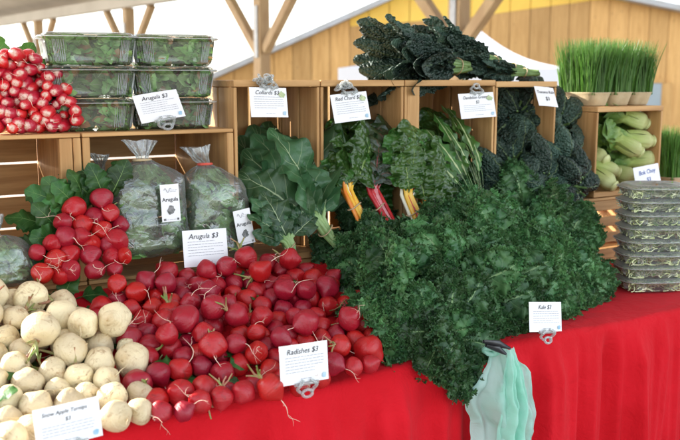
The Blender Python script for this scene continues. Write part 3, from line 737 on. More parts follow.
# ------------------------------------------------------------------ roots
def root_mat(name, body, tip, tip_at, stain=None, stain_amt=0.5, rough=0.35, crease=0.3):
    """uv.x runs crown (0) -> root tip (1)"""
    m, n, l, out = new_mat(name)
    uvn = n.new('ShaderNodeUVMap'); uvn.uv_map = 'UVMap'
    sp = n.new('ShaderNodeSeparateXYZ'); l.new(uvn.outputs[0], sp.inputs[0])
    v = _objvec(n, l)
    nz = _noise(n, l, v, 2.4, 5)
    oi = n.new('ShaderNodeObjectInfo')
    hsv = n.new('ShaderNodeHueSaturation'); hsv.inputs['Color'].default_value = (*body, 1)
    l.new(_math(n, l, 'MULTIPLY_ADD', oi.outputs['Random'], 0.55, 0.75), hsv.inputs['Value'])
    l.new(_math(n, l, 'MULTIPLY_ADD', oi.outputs['Random'], 0.012, 0.494), hsv.inputs['Hue'])
    t = _ramp(n, l, _math(n, l, 'ADD', sp.outputs[0], _math(n, l, 'MULTIPLY_ADD', nz, 0.24, -.12)), tip_at[0], tip_at[1])
    col = _mix(n, l, t, hsv.outputs[0], tip)
    fl_ = _ramp(n, l, _noise(n, l, v, 5.5, 5, .7), .60, .80)
    col = _mix(n, l, _math(n, l, 'MULTIPLY', fl_, .5), col, tip)
    if stain:
        st = _ramp(n, l, _noise(n, l, v, 1.5, 6, 0.72, 1.2), 0.52, 0.72)
        col = _mix(n, l, _math(n, l, 'MULTIPLY', st, stain_amt), col, stain)
    st = n.new('ShaderNodeMapping'); tc = n.new('ShaderNodeTexCoord'); st.inputs['Scale'].default_value = (1.0, 1.0, 7); l.new(tc.outputs['Object'], st.inputs[0])
    h = _math(n, l, 'ADD', _noise(n, l, st.outputs[0], 1.0, 3), _math(n, l, 'MULTIPLY', _noise(n, l, v, 9, 4), .5))
    _bsdf(n, l, out, col, _math(n, l, 'MULTIPLY_ADD', nz, .25, rough - .1), 0.5, h, crease, 0.0025, sss=0.0)
    return m
M['radish'] = root_mat('radish_skin', (0.36, 0.007, 0.016), (0.50, 0.12, 0.11), (0.93, 1.02), (0.13, 0.015, 0.015), .6, .34, .5)
M['french'] = root_mat('french_radish_skin', (0.52, 0.015, 0.03), (0.74, 0.52, 0.42), (0.66, 0.80), None, 0, .3, .2)
M['turnip'] = root_mat('turnip_skin', (0.66, 0.55, 0.34), (0.52, 0.37, 0.18), (0.70, 1.0), (0.30, 0.16, 0.06), .95, .45, .9)
M['tail'] = simple('root_tail', (0.72, 0.46, 0.36), (0.80, 0.64, 0.48), 3, 0.6)
M['turnip_tail'] = simple('turnip_tail', (0.58, 0.45, 0.24), (0.66, 0.55, 0.34), 60, 0.6)
M['greens'] = simple('root_greens', (0.02, 0.06, 0.015), (0.05, 0.12, 0.03), 30, 0.5)
def root_mesh(name, mat, kind, seed):
    """unit radius, crown at -Z?  crown +Z, root tip -Z"""
    rs_ = np.random.default_rng(seed); n = 26
    if kind == 'french': pr = [(.001, 1.75), (.22, 1.74), (.5, 1.62), (.8, 1.3), (.95, .9), (1, .4), (1, -.2), (.97, -.8), (.9, -1.25), (.74, -1.6), (.5, -1.82), (.26, -1.93), (.12, -2.02), (.05, -2.15), (.001, -2.2)]
    else:
        fl = .93 if kind == 'radish' else .86
        pr = []
        for t in np.linspace(0, math.pi, 22):
            r, z = math.sin(t), math.cos(t) * fl
            if kind == 'turnip' and z > .6: z -= (z - .6) * .5
            if z < -.55: q = (-z - .55) / (fl - .55); z -= q ** 3 * (.28 if kind == 'radish' else .25)
            pr.append((max(r, .004), z))
        pr[-1] = (.05, pr[-1][1]); pr.append((.02, pr[-1][1] - .12)); pr.append((.002, pr[-1][1] - .02))
    V, F, U = lathe(pr, n)
    nzv = vnoise(V, 1.1, seed); V = V + nzv * (.15 if kind == 'radish' else .16 if kind == 'turnip' else .14) * np.clip(np.linalg.norm(V[:, :2], axis=1) * 2, 0, 1)[:, None]
    if kind == 'turnip':
        cr = np.array([mnoise.noise(Vector((p[0] * 1.2, p[1] * 1.2, p[2] * 5)) + Vector((seed * 3.3, 0, 0))) for p in V.tolist()])
        V = V * (1 - .05 * np.clip(cr, 0, 1)[:, None] ** .7)
    if kind == 'french': V[:, 0] += .12 * rs_.uniform(-1, 1) * V[:, 2] ** 2
    mb = MB(); mb.add(V, F, U); return mb.mesh(name, mat)
def tail_mesh(name, mat, L, seed, start, r0=.05, side=True):
    rs_ = np.random.default_rng(seed); mb = MB()
    k = 14; d = np.array([0, 0, -1.0]); p = np.array([0, 0, start]); Pt = [p]
    cur = rs_.normal(0, .42, 3)
    for i in range(k):
        cur = cur * .8 + rs_.normal(0, .25, 3); d = d + cur * .42; d /= np.linalg.norm(d); p = p + d * L / k; Pt.append(p)
    Pt = np.array(Pt); rd = np.linspace(r0, r0 * .22, k + 1); rd[0] = r0 * 1.6; mb.add(*tube(Pt, rd, 6))
    if side:
        for _ in range(2):
            i = rs_.integers(3, k - 3); q = Pt[i]; d = rs_.normal(0, 1, 3); d /= np.linalg.norm(d); Q = [q]
            for j in range(6): d = d + rs_.normal(0, .3, 3); d /= np.linalg.norm(d); q = q + d * L * .055; Q.append(q)
            mb.add(*tube(np.array(Q), np.linspace(r0 * .4, r0 * .12, 7), 5))
    return mb.mesh(name, mat)
rad_me = [root_mesh('radish', M['radish'], 'radish', 200 + i) for i in range(5)]
M['petiole'] = simple('radish_petiole', (0.20, 0.30, 0.07), (0.45, 0.16, 0.12), 1.2, 0.5)
def stub_mesh(seed, z0, r0):
    rs_ = np.random.default_rng(seed); q = MB()
    for i in range(5):
        d = np.array([rs_.normal(0, .5), rs_.normal(0, .5), 1.0]); p = np.array([rs_.normal(0, .08), rs_.normal(0, .08), z0]); L = rs_.uniform(.5, 1.3); d2 = d + rs_.normal(0, .35, 3)
        q.add(*tube([p, p + d * L * .5, p + d * L * .5 + d2 * L * .5], [r0, r0 * .8, r0 * .6], 6))
    return q.mesh('leaf_stub', M['petiole'])
stubs = [stub_mesh(310 + i, .82, .10) for i in range(4)]
rtail = [tail_mesh('root_tail', M['tail'], rng.uniform(1.8, 3.6), 220 + i, -1.1, .040) for i in range(8)]
tur_me = [root_mesh('turnip', M['turnip'], 'turnip', 240 + i) for i in range(6)]
ttail = [tail_mesh('root_tail', M['turnip_tail'], rng.uniform(.8, 1.7), 260 + i, -1.0, .06) for i in range(6)]
fr_me = [root_mesh('french_radish', M['french'], 'french', 280 + i) for i in range(4)]
ftail = [tail_mesh('root_tail', M['tail'], rng.uniform(.8, 2.0), 290 + i, -2.1, .06, False) for i in range(4)]
def put_root(name, me, tl, p, r, axis, label, cat, group, tail_p=1.0, squash=1.0):
    """axis = the way the root tip points"""
    o = link(name, me); tag(o, label, cat, group)
    ax = -np.array(axis, float); Mx = frame(np.cross(ax, rng.normal(0, 1, 3)), ax)  # z column = ax
    x, z = Mx[:, 0], ax / np.linalg.norm(ax); y = np.cross(z, x); y /= np.linalg.norm(y); x = np.cross(y, z)
    rot = np.stack([x, y, z], 1) @ rotm((0, 0, 1), rng.uniform(0, 6.28))
    sc = np.diag([r * rng.uniform(.94, 1.06), r * rng.uniform(.94, 1.06), r * squash * rng.uniform(.92, 1.08)])
    o.matrix_world = to_mat4(rot @ sc, p)
    if tl is not None and rng.random() < tail_p:
        c = link('root_tail', tl, o); c.rotation_euler = (0, 0, rng.uniform(0, 6.28))
    if name in ('radish', 'turnip') and tl is not None and tail_p and me not in fr_me and rng.random() < .4: link('leaf_stub', stubs[rng.integers(4)], o)
    return o
def in_poly(x, y, poly):
    c = False; j = len(poly) - 1
    for i in range(len(poly)):
        xi, yi = poly[i]; xj, yj = poly[j]
        if (yi > y) != (yj > y) and x < (xj - xi) * (y - yi) / (yj - yi) + xi: c = not c
        j = i
    return c
def relax(Pt, Rd, it=90, lock=None, press=.0012, keep=.02):
    Pt = Pt.copy(); P0 = Pt.copy(); n = len(Pt)
    for _ in range(it):
        D = Pt[:, None] - Pt[None]; L = np.linalg.norm(D, axis=2) + 1e-9; mn = (Rd[:, None] + Rd[None]) * .97
        ov = np.clip(mn - L, 0, None); np.fill_diagonal(ov, 0)
        Pt += .45 * (D / L[..., None] * ov[..., None]).sum(1) * (1 if lock is None else (~lock)[:, None])
        Pt[:, 2] -= press
        Pt[:, 0] += (P0[:, 0] - Pt[:, 0]) * keep; Pt[:, 1] += (P0[:, 1] - Pt[:, 1]) * keep
        cs_ = math.cos(math.atan(SLK)); fl = slope_z(np.clip(Pt[:, 1], SL0, 1.95)) + Rd / cs_
        Pt[:, 2] = np.maximum(Pt[:, 2], fl)
    return Pt
# turnips (measured one by one, plus a hidden layer below)
TP = [(32, 303, 16), (63, 300, 15), (75, 309, 13), (56, 322, 15), (108, 328, 15), (82, 331, 14), (8, 330, 14), (36, 342, 17), (65, 352, 16), (128, 351, 16), (93, 357, 15), (13, 355, 15), (31, 373, 16), (5, 384, 15), (111, 380, 15), (133, 381, 13), (68, 390, 16), (38, 398, 16), (7, 405, 15), (113, 411, 15), (136, 405, 12), (9, 431, 16), (25, 425, 14), (-12, 345, 15), (-15, 372, 16), (-14, 400, 16), (-12, 428, 15), (-20, 318, 15), (60, 420, 14), (88, 412, 13), (86, 380, 12), (48, 372, 12), (20, 318, 12), (-4, 306, 14), (125, 330, 9)]
pts, rds = [], []
for x, y, r in TP:
    p = atS(x, y, .055); rr = 1.1 * r / FPX * float(p @ _f - CZ * _f[2]); pts.append(p); rds.append(rr)
for q in range(26):
    p = np.array([rng.uniform(.10, .50), rng.uniform(1.53, 1.86), 0]); p[2] = slope_z(p[1]) + .03; pts.append(p); rds.append(.028)
pts, rds = np.array(pts), np.array(rds)
pts = relax(pts, rds, 70, keep=.06)
G_T = 'turnips heaped at the lower left'
for i, (p, r) in enumerate(zip(pts, rds)):
    ax = np.array([rng.uniform(-.8, .8), -1 + rng.uniform(-.2, .8), rng.uniform(-.7, .7)]) * (1 if rng.random() < .75 else -1)
    put_root('turnip', tur_me[i % 6], ttail[i % 6], p, r, ax, 'cream-white turnip in the heap of turnips at the lower left', 'turnip', G_T, .75)
# red radishes
poly = [(92, 290), (105, 284), (148, 268), (176, 262), (236, 264), (250, 246), (285, 250), (330, 286), (352, 300), (378, 312), (384, 338), (370, 352), (326, 370), (278, 384), (205, 394), (162, 404), (149, 392), (140, 365), (146, 338), (120, 322), (92, 306)]
cand, rad = [(105, 291), (119, 286), (132, 284), (144, 279), (96, 299), (110, 303), (158, 276), (162, 396), (182, 398), (200, 390), (222, 387), (158, 376)], [11, 10, 11, 10, 10, 11, 11, 12, 11, 12, 11, 12]
tries = 0
while tries < 9000:
    tries += 1
    x, y = rng.uniform(88, 390), rng.uniform(244, 408)
    if not in_poly(x, y, poly): continue
    r = rng.choice([9, 10.5, 11.5, 12.5, 13.2, 14], p=[.12, .2, .25, .22, .14, .07]) * (1.06 if y > 300 else .94)
    if all((x - a) ** 2 + (y - b) ** 2 > ((r + c) * .76) ** 2 for (a, b), c in zip(cand, rad)): cand.append((x, y)); rad.append(r)
pts, rds = [], []
for (x, y), r in zip(cand, rad):
    p = atS(x, y, .062 + rng.uniform(-.012, .012)); pts.append(p); rds.append(r / FPX * float(p @ _f - CZ * _f[2]))
nfront = len(pts)
for q in range(90):
    Yq = rng.uniform(1.53, 1.88); p = np.array([rng.uniform(.56, 1.10 + .1 * (Yq < 1.75)), Yq, 0]); p[2] = slope_z(p[1]) + .024; pts.append(p); rds.append(.023)
pts, rds = np.array(pts), np.array(rds)
pts = relax(pts, rds, 80, keep=.05)
G_R = 'red radishes heaped at the front'
for i, (p, r) in enumerate(zip(pts, rds)):
    ax = np.array([rng.uniform(-1, 1), -1 + rng.uniform(-.2, 1.0), rng.uniform(-.9, .9)]) * (1 if rng.random() < .82 else -1)
    put_root('radish', rad_me[i % 5], rtail[i % 8], p, r, ax, 'round red radish in the big heap at the front of the table', 'radish', G_R, .65 if i < nfront else 0)
# bunch in the left crate
RB = [(101.5, 198.6, 11), (74, 208, 11), (109, 213, 9), (94, 218, 10), (63, 222, 9), (82, 225, 10), (120, 225, 9), (102, 230, 10), (65, 237, 10), (81, 237, 9), (116, 241, 12), (91, 244, 9.5), (37, 252, 8), (70, 254, 10), (56, 259, 10.5), (90, 255, 10), (111, 257, 9), (124, 256, 8), (42, 273, 10), (70, 271, 10), (60, 276, 9), (95, 270, 9.5), (114, 269, 8), (52, 243, 8), (107, 245, 8)]
G_B = 'radish bunch in the left crate'
for i, (x, y, r) in enumerate(RB):
    p = atY(x, y, 1.965 - (y - 198) / 75 * .10 + rng.uniform(-.008, .008)); rr = r / FPX * float(p @ _f - CZ * _f[2]) * 1.06
    put_root('radish', rad_me[(i + 2) % 5], rtail[(i * 3) % 8], p, rr, (rng.uniform(-.5, .6), -1, rng.uniform(-.7, .5)), 'round red radish in the tied bunch inside the left crate', 'radish', G_B, .7)
rl = [leaf(.15, .045, 26, 11, .15, (.6, .5), .2, -1.3, -.1, (.008, 4), (.004, 9), (.006, 40), lobes=.2, nlob=5, seed=300 + s) for s in range(3)]
M['radleaf'] = leaf_mat('radish_leaf', (0.022, 0.075, 0.014), (0.05, 0.14, 0.03), (0.2, 0.34, 0.1), .04, 8, 1.3, .09, .45, .5, 120, .2, side_amt=.4)
for px, py, ax, nm in ((64, 196, (-.3, -.15, .7), 'radish leaves fanning up behind the bunch in the left crate'), (90, 192, (.1, -.1, 1), 'radish leaves standing upright behind the bunch by the arugula bag'), (44, 226, (-.8, -.3, .35), 'radish leaves drooping left of the bunch in the left crate')):
    bunch('radish_greens', nm, 'radish greens', 'radish leaves in the left crate', atY(px, py, 2.0) + np.array([.03, .0, -.03]), ax, rl, 11, M['radleaf'], .95, .8, (.05, .003), M['collard_stem'], 0, 31 + px, (.62, .9), band=False, face_out=False, z_hint=(0, -1, .5))
# breakfast radishes on top of the left crate
poly = [(-8, 56), (8, 52), (22, 50), (36, 58), (46, 66), (62, 74), (66, 88), (76, 100), (77, 120), (70, 131), (-8, 132)]
cand = []
tries = 0
while tries < 6000:
    tries += 1
    x, y = rng.uniform(-8, 78), rng.uniform(50, 131)
    if in_poly(x, y, poly) and all((x - a) ** 2 + (y - b) ** 2 > 8.6 ** 2 for a, b in cand): cand.append((x, y))
pts, rds = [], []
for x, y in cand:
    p = atY(x, y, 2.055 + (130 - y) / 80 * .05 + rng.uniform(-.02, .02)); pts.append(p); rds.append(rng.uniform(5.3, 7.2) / FPX * float(p @ _f - CZ * _f[2]))
for q in range(60):
    x, y = rng.uniform(-6, 66), rng.uniform(66, 128)
    if in_poly(x, y + 3, poly): pts.append(atY(x, y, 2.155 + rng.uniform(-.01, .02))); rds.append(.0155)
pts, rds = np.array(pts), np.array(rds)
G_F = 'white-tipped radishes on the left crate'
for i, (p, r) in enumerate(zip(pts, rds)):
    p = p.copy(); p[2] = max(p[2], 1.281 + r)
    put_root('radish', fr_me[i % 4], ftail[i % 4], p, r, (-.42 + rng.uniform(-.3, .3), -1, rng.uniform(-.22, .22)), 'slender red radish with white tip in the stack on the left crate', 'radish', G_F, .9)
for j, (x, y, nm) in enumerate(((10, 80, 'leafy tops of the white-tipped radishes at the far left of the crate top'), (45, 95, 'leafy tops of the white-tipped radishes beside the leaf clamshells'))):
    bunch('radish_greens', nm, 'radish greens', 'radish tops behind the white-tipped radishes', atY(x, y, 2.16), (0, .6, .3), rl, 10, M['radleaf'], 1.0, .5, (.05, .003), M['collard_stem'], 0, 51 + j, (.6, .8), band=False)
# dark greens that fill the gaps of the heaps
def greens(name, label, x0, x1, y0, y1, n):
    mb = MB()
    for i in range(n):
        V, F, U = rl[i % 3]; y = rng.uniform(y0, y1)
        Fm = frame((rng.normal(), rng.normal() * .6, .25), (0, -.3, 1), rng.uniform(-.5, .5))
        mb.add(V * rng.uniform(.5, .8) @ Fm.T + np.array([rng.uniform(x0, x1), y, slope_z(y) + .002]), F, U)
    tag(mb.build(name, M['radleaf']), label, 'greens', None, 'stuff')
greens('turnip_greens', 'dark turnip leaves showing between the heaped turnips', .12, .5, 1.53, 1.9, 50)
greens('radish_greens', 'dark radish leaves showing between the heaped red radishes', .58, 1.1, 1.53, 1.9, 26)

# ------------------------------------------------------------------ salad fill, tubs, clamshells, bags
M['arugula'] = leaf_mat('arugula_leaf', (0.13, 0.26, 0.06), (0.25, 0.41, 0.12), (0.40, 0.50, 0.28), .10, 5, 1, .1, .4, .2, 120, .25, side_amt=.2)
M['brown_leaf'] = leaf_mat('reddish_salad_leaf', (0.24, 0.12, 0.05), (0.34, 0.20, 0.08), (0.4, 0.3, 0.2), .10, 5, 1, .1, .4, .2, 120, .25, side_amt=.2)
M['sprout'] = simple('sprout', (0.58, 0.68, 0.28), (0.85, 0.86, 0.62), 60, .4)
ar = [leaf(.062, .013, 9, 5, .3, (.6, .6), .2, -1.0 + .5 * s, .2, (.003, 2), lobes=.35, nlob=3, seed=330 + s) for s in range(4)]
def superellipse(nseg, hx, hy, e):
    a = np.arange(nseg) * 2 * math.pi / nseg; c, s = np.cos(a), np.sin(a)
    return np.stack([hx * np.sign(c) * abs(c) ** (2 / e), hy * np.sign(s) * abs(s) ** (2 / e)], 1)
def fill_leaves(mb, hx, hy, z0, z1, n, e=5, sc=1.0, sprouts=0, taper=.9, brown=.12, rs_=None):
    for i in range(n):
        a = rs_.uniform(0, 2 * math.pi); k = rs_.uniform(.72, .94) if i % 4 else rs_.uniform(0, .7)
        c, s = math.cos(a), math.sin(a); z = rs_.uniform(z0, z1); tp = taper + (1 - taper) * (z - z0) / (z1 - z0)
        p = np.array([hx * k * tp * np.sign(c) * abs(c) ** (2 / e), hy * k * tp * np.sign(s) * abs(s) ** (2 / e), z])
        if i % 5 == 0: p[2] = z1
        Fm = frame(rs_.normal(0, 1, 3) * np.array([1, 1, .5]), (c, s, .5), rs_.uniform(-.6, .6))
        V, F, U = ar[i % 4]; V = V - V.mean(0)
        W = V * sc * rs_.uniform(.7, 1.15) @ Fm.T + p
        W[:, 0] = np.clip(W[:, 0], -hx * .94, hx * .94); W[:, 1] = np.clip(W[:, 1], -hy * .94, hy * .94); W[:, 2] = np.clip(W[:, 2], z0 - .006, z1 + .012)
        mb.add(W, F, U, 1 if rs_.random() < brown else 0)
def tub_shell(hx, hy, H, e, nseg, ribs, taper, lid_out=.006, rib_amp=.0022):
    """bottom -> wall -> rim -> lid as one thin clear skin"""
    rows = []
    for z, k, rb in ((0.001, .0, 0), (0.001, .6 * taper, 0), (0.0, .94 * taper, 0), (.006, taper, 0), (.012, taper + .01, 1), (H * .5, (1 + taper) / 2, 1), (H - .014, .985, 1), (H - .008, .99, 0), (H - .007, 1.0, -1), (H - .002, 1.0, -1), (H - .001, .985, 0), (H + .004, .94, 0), (H + .006, .86, 0), (H + .003, .80, 0), (H + .003, .4, 0), (H + .003, .0, 0)):
        o = superellipse(nseg, hx * k if k else .001, hy * k if k else .001, e)
        if rb == 1: o = o * (1 - (rib_amp / max(hx, hy)) * (1 + np.sign(np.sin(np.arange(nseg) * 2 * math.pi / nseg * ribs)))[:, None])
        if rb == -1: o = o * (1 + lid_out / max(hx, hy))
        rows.append(np.concatenate([o, np.full((nseg, 1), z)], 1))
    V = np.concatenate(rows); F = [f[::-1] for f in grid_faces(len(rows), nseg, True)]
    return V, F
def clamshell(name, loc, rotz, hx, hy, H, e, ribs, label, group, sprouts, seed, n=420, nseg=160):
    t = empty(name, loc, (0, 0, rotz)); tag(t, label, 'container', group)
    rs_ = np.random.default_rng(seed)
    mb = MB(); V, F = tub_shell(hx, hy, H, e, nseg, ribs, .90); mb.add(V, F); mb.MI = [1 if sprouts and q >= 9 * nseg else 0 for q in range(len(F))]; mb.build('shell', [M['tub' if sprouts else 'shell'], M['lid']], t)
    mb = MB(); o = superellipse(nseg, hx * 1.01 + .006, hy * 1.01 + .006, e); o = np.concatenate([o, o[:1]]); mb.add(*tube(np.concatenate([o, np.full((nseg + 1, 1), H - .0045)], 1), .0011, 5, False)); mb.build('rim', M['rim'], t)
    mb = MB()                                            # moulded upright ribs in clusters round the wall
    for a_ in np.concatenate([np.linspace(c_ - .16, c_ + .16, 7) for c_ in np.arange(8) * math.pi / 4 + .35 + .05 * (seed % 5)]):
        c_, s_ = math.cos(a_), math.sin(a_); ex = np.sign(c_) * abs(c_) ** (2 / e), np.sign(s_) * abs(s_) ** (2 / e)
        mb.add(*tube([(hx * ex[0] * .915, hy * ex[1] * .915, .008), (hx * ex[0] * .99, hy * ex[1] * .99, H - .012)], .0007, 4))
    mb.build('rib_pattern', M['rim'], t)
    mb = MB()
    if not sprouts:
        fill_leaves(mb, hx * .95, hy * .95, .006, H * .86, n, e, 1.1, 0, .9, .13, rs_); mb.build('salad_leaves', [M['arugula'], M['brown_leaf']], t)
    else:
        fill_leaves(mb, hx * .97, hy * .97, .004, H * .88, 240, e, .45, 0, .9, .05, rs_)
        for i in range(380):
            a = rs_.uniform(0, 2 * math.pi); k = rs_.uniform(.70, .93); c, s = math.cos(a), math.sin(a)
            p = np.array([hx * k * .92 * np.sign(c) * abs(c) ** (2 / e), hy * k * .92 * np.sign(s) * abs(s) ** (2 / e), rs_.uniform(.008, H * .9)])
            d = rs_.normal(0, 1, 3) * np.array([1, 1, .35]); Q = [p]
            for j in range(5): d = d / np.linalg.norm(d) + rs_.normal(0, .45, 3) * np.array([1, 1, .5]); p = p + d / np.linalg.norm(d) * .009; Q.append(p)
            Q = np.array(Q); Q[:, 0] = np.clip(Q[:, 0], -hx * .9, hx * .9); Q[:, 1] = np.clip(Q[:, 1], -hy * .9, hy * .9); Q[:, 2] = np.clip(Q[:, 2], .004, H * .9)
            V, F, U = tube(Q, .0014, 4); mb.add(V, F, U, 2)
        mb.build('sprouts', [M['arugula'], M['brown_leaf'], M['sprout']], t)
    return t
ords = ['top', 'middle', 'bottom']
CH = .0700
for s, (px, Y, hx) in enumerate(((90, 2.125, .110), (172, 2.115, .104))):
    c = atY(px, 130, Y)
    for k in range(3):
        clamshell('salad_clamshell', (c[0] + .004 * ((k * 7) % 3 - 1), Y + .003 * k, 1.281 + k * (CH + .007)), R(-14 + 2 * k), hx, .075, CH, 6, 34, '%s clear clamshell of salad leaves in the %s stack on the crate' % (ords[2 - k], ('left', 'right')[s]), 'clear salad clamshells', False, 400 + 10 * s + k)
on8 = ['lowest', 'second from bottom', 'third from bottom', 'fourth from bottom', 'fifth from bottom', 'sixth from bottom', 'seventh from bottom', 'topmost']
base = atZ(648, 288, TABLE)
for k in range(8):
    clamshell('sprout_tub', (base[0] + rng.uniform(-.003, .003), base[1] + rng.uniform(-.003, .003), TABLE + .003 + k * .0392), R(-28 + rng.uniform(-3, 3)), .094, .072, .0355, 3.6, 30, 'clear tub of sprouts, %s of the front stack at the right' % on8[k], 'stacked clear sprout tubs', True, 430 + k)
base2 = base + np.array([.19, .06, 0])
for k in range(7):
    clamshell('sprout_tub', (base2[0] + rng.uniform(-.003, .003), base2[1] + rng.uniform(-.003, .003), TABLE + .003 + k * .0392), R(-28 + rng.uniform(-3, 3)), .094, .072, .0355, 3.6, 30, 'clear tub of sprouts, %s of the stack cut by the right edge' % on8[k], 'stacked clear sprout tubs', True, 440 + k)

def text_mesh(txt, size, mat, shear=0.0, align='CENTER', bold=0.0):
    cu = bpy.data.curves.new('lettering', 'FONT'); cu.body = txt; cu.size = size; cu.shear = shear; cu.align_x = align; cu.align_y = 'CENTER'; cu.offset = bold; cu.resolution_u = 3
    o = bpy.data.objects.new('tmp', cu); COL.objects.link(o)
    bpy.context.view_layer.update()
    me = bpy.data.meshes.new_from_object(o.evaluated_get(bpy.context.evaluated_depsgraph_get()))
    bpy.data.objects.remove(o); me.materials.clear(); me.materials.append(mat); me.name = 'lettering'; return me
def strips(mb, rows, z, h=.0009):
    for x0, x1, y in rows:
        x = x0
        while x < x1 - .002:
            wd = min(random.uniform(.004, .010), x1 - x); mb.add([(x, y - h / 2, z), (x + wd, y - h / 2, z), (x + wd, y + h / 2, z), (x, y + h / 2, z)], [(0, 1, 2, 3)]); x += wd + .0014
def disc(mb, cx, cy, rx, ry, z, n=14, wob=.15, seed=1):
    rs_ = np.random.default_rng(seed); V = [(cx, cy, z)] + [(cx + rx * (1 + wob * rs_.uniform(-1, 1)) * math.cos(a), cy + ry * (1 + wob * rs_.uniform(-1, 1)) * math.sin(a), z) for a in np.arange(n) * 2 * math.pi / n]
    mb.add(V, [(0, i + 1, (i + 1) % n + 1) for i in range(n)])

# arugula bags
def bag(label, px0, py0, px1, py1, Y, lean, seed, label_card=None, knot=(0, 0), tape=None, thick=.05, n=230):
    a, b = atY(px0, py1, Y), atY(px1, py0, Y); wd, H = b[0] - a[0], b[2] - a[2]
    t = empty('arugula_bag', ((a[0] + b[0]) / 2, Y, a[2])); t.rotation_euler = (lean, 0, 0)
    tag(t, label, 'bag', 'clear bags of arugula'); rs_ = np.random.default_rng(seed); hx = wd / 2
    nu, nv = 46, 64
    V = np.zeros((nu, nv, 3)); ang = np.arange(nv) * 2 * math.pi / nv
    neck = H * 1.02
    for i in range(nu):
        s = i / (nu - 1)
        if s < .80: z = neck * s / .80; k = min(1, (s / .80 * 9) ** .5) * (1 - .12 * (s / .8)); k *= 1 if s < .62 else 1 - ((s - .62) / .18) ** 2.2 * .86
        else:
            q = (s - .80) / .20; z = neck + .045 * q; k = .14 + .30 * q ** 1.4
        dep = thick * min(1, (s / .8 * 7) ** .6 + .12) * (1 if s < .55 else max(.22, 1 - ((s - .55) / .25) ** 1.6 * .8))
        o = superellipse(nv, 1, 1, 2.6); V[i, :, 0] = o[:, 0] * hx * k + (knot[0] * max(0, s - .55) / .45); V[i, :, 1] = o[:, 1] * dep; V[i, :, 2] = z
        if s > .68: V[i, :, 0] += .006 * np.sin(ang * 9 + s * 8) * (s - .6) * 2; V[i, :, 1] += .006 * np.cos(ang * 11) * (s - .6) * 2
    V = V.reshape(-1, 3)
    V = V + vnoise(V, 16, seed) * .009 + vnoise(V, 45, seed + 3) * .0035
    V[:, 2] = np.maximum(V[:, 2], 0.001)
    mb = MB(); mb.add(V, [f[::-1] for f in grid_faces(nu, nv, True)]); mb.build('film', M['bagfilm'], t)
    mb = MB(); fill_leaves(mb, hx * .90, thick * .84, .014, H * .92, int(n * 1.25), 3, 1.25, 0, 1.0, .0, rs_)
    for A_ in mb.V:
        q = np.clip(A_[:, 2] / H, 0, 1); A_[:, 0] *= (1 - .14 * q) * (1 - np.clip((q - .60) / .36, 0, 1) ** 2 * .62); A_[:, 1] *= 1 - np.clip((q - .45) / .5, 0, 1) ** 1.4 * .62
        A_[:, 0] += knot[0] * np.clip(q - .55, 0, 1)
    mb.build('arugula_leaves', [M['arugula'], M['brown_leaf']], t)
    mb = MB(); a_ = np.linspace(0, 2 * math.pi, 14); mb.add(*tube(np.stack([knot[0] * .55 + .20 * hx * np.cos(a_), .30 * thick * np.sin(a_), np.full(14, neck)], 1), .0035, 6, False)); mb.build('tie', M['red_tape'] if tape else M['tie'], t)
    if label_card:
        lx, lz_, rot = label_card; lw, lh = .046, .088
        c = empty('label', (lx, -thick * 1.12 - .006, lz_), (R(90), rot, 0)); c.parent = t
        c.rotation_euler = (R(90) , 0, 0); c.rotation_mode = 'XYZ'
        c.matrix_local = Matrix.Translation((lx, -thick * 1.12 - .006, lz_)) @ Matrix.Rotation(R(90), 4, 'X') @ Matrix.Rotation(rot, 4, 'Z')
        link('sticker', box_mesh('sticker', [(-lw / 2, lw / 2, -lh / 2, lh / 2, -.0006, 0)], M['paper'], 0), c)
        tm = link('lettering', text_mesh('Arugula', .0125, M['ink'], 0, 'CENTER', .0002), c); tm.location = (0, .008, .0006)
        mb = MB(); disc(mb, 0, -.017, .0085, .010, .0006, 16, .3, seed); mb.add([(-.019, -.041, .0006), (-.013, -.041, .0006), (-.013, -.036, .0006), (-.019, -.036, .0006)], [(0, 1, 2, 3)]); mb.add([(.014, -.041, .0006), (.019, -.041, .0006), (.019, -.036, .0006), (.014, -.036, .0006)], [(0, 1, 2, 3)]); mb.build('emblem', M['logo_dark'], c, False)
        mb = MB(); q = np.linspace(0, 1, 20); mb.add(*tube(np.stack([-.014 + .018 * q, .030 + .005 * np.sin(q * 9), np.full(20, .0008)], 1), .0006, 4)); mb.build('flourish', M['grey_ink'], c); mb = MB(); strips(mb, [(-.002, .018, .030), (0, .016, .0265), (-.012, .012, -.039)], .0007); mb.build('print', M['grey_ink'], c, False)
    return t
bag('big clear bag of arugula with a white sticker, in the left-middle crate', 109, 160, 187, 263, 1.985, R(-4), 501, (.033, .135, R(1)), (-.01, 0), None, .055, 280)
bag('second clear bag of arugula with a tilted white sticker, beside the collards', 187, 164, 248, 264, 1.985, R(-4), 502, (.045, .085, R(8)), (-.045, 0), True, .05, 230)
bag('clear bag of arugula half hidden behind the radish bunch', 84, 172, 120, 256, 2.10, 0, 503, None, (.0, 0), True, .045, 130)
bag('clear bag of arugula cut by the left edge beside the turnips', -26, 236, 34, 292, 1.93, R(-12), 504, None, (-.02, 0), None, .05, 160)

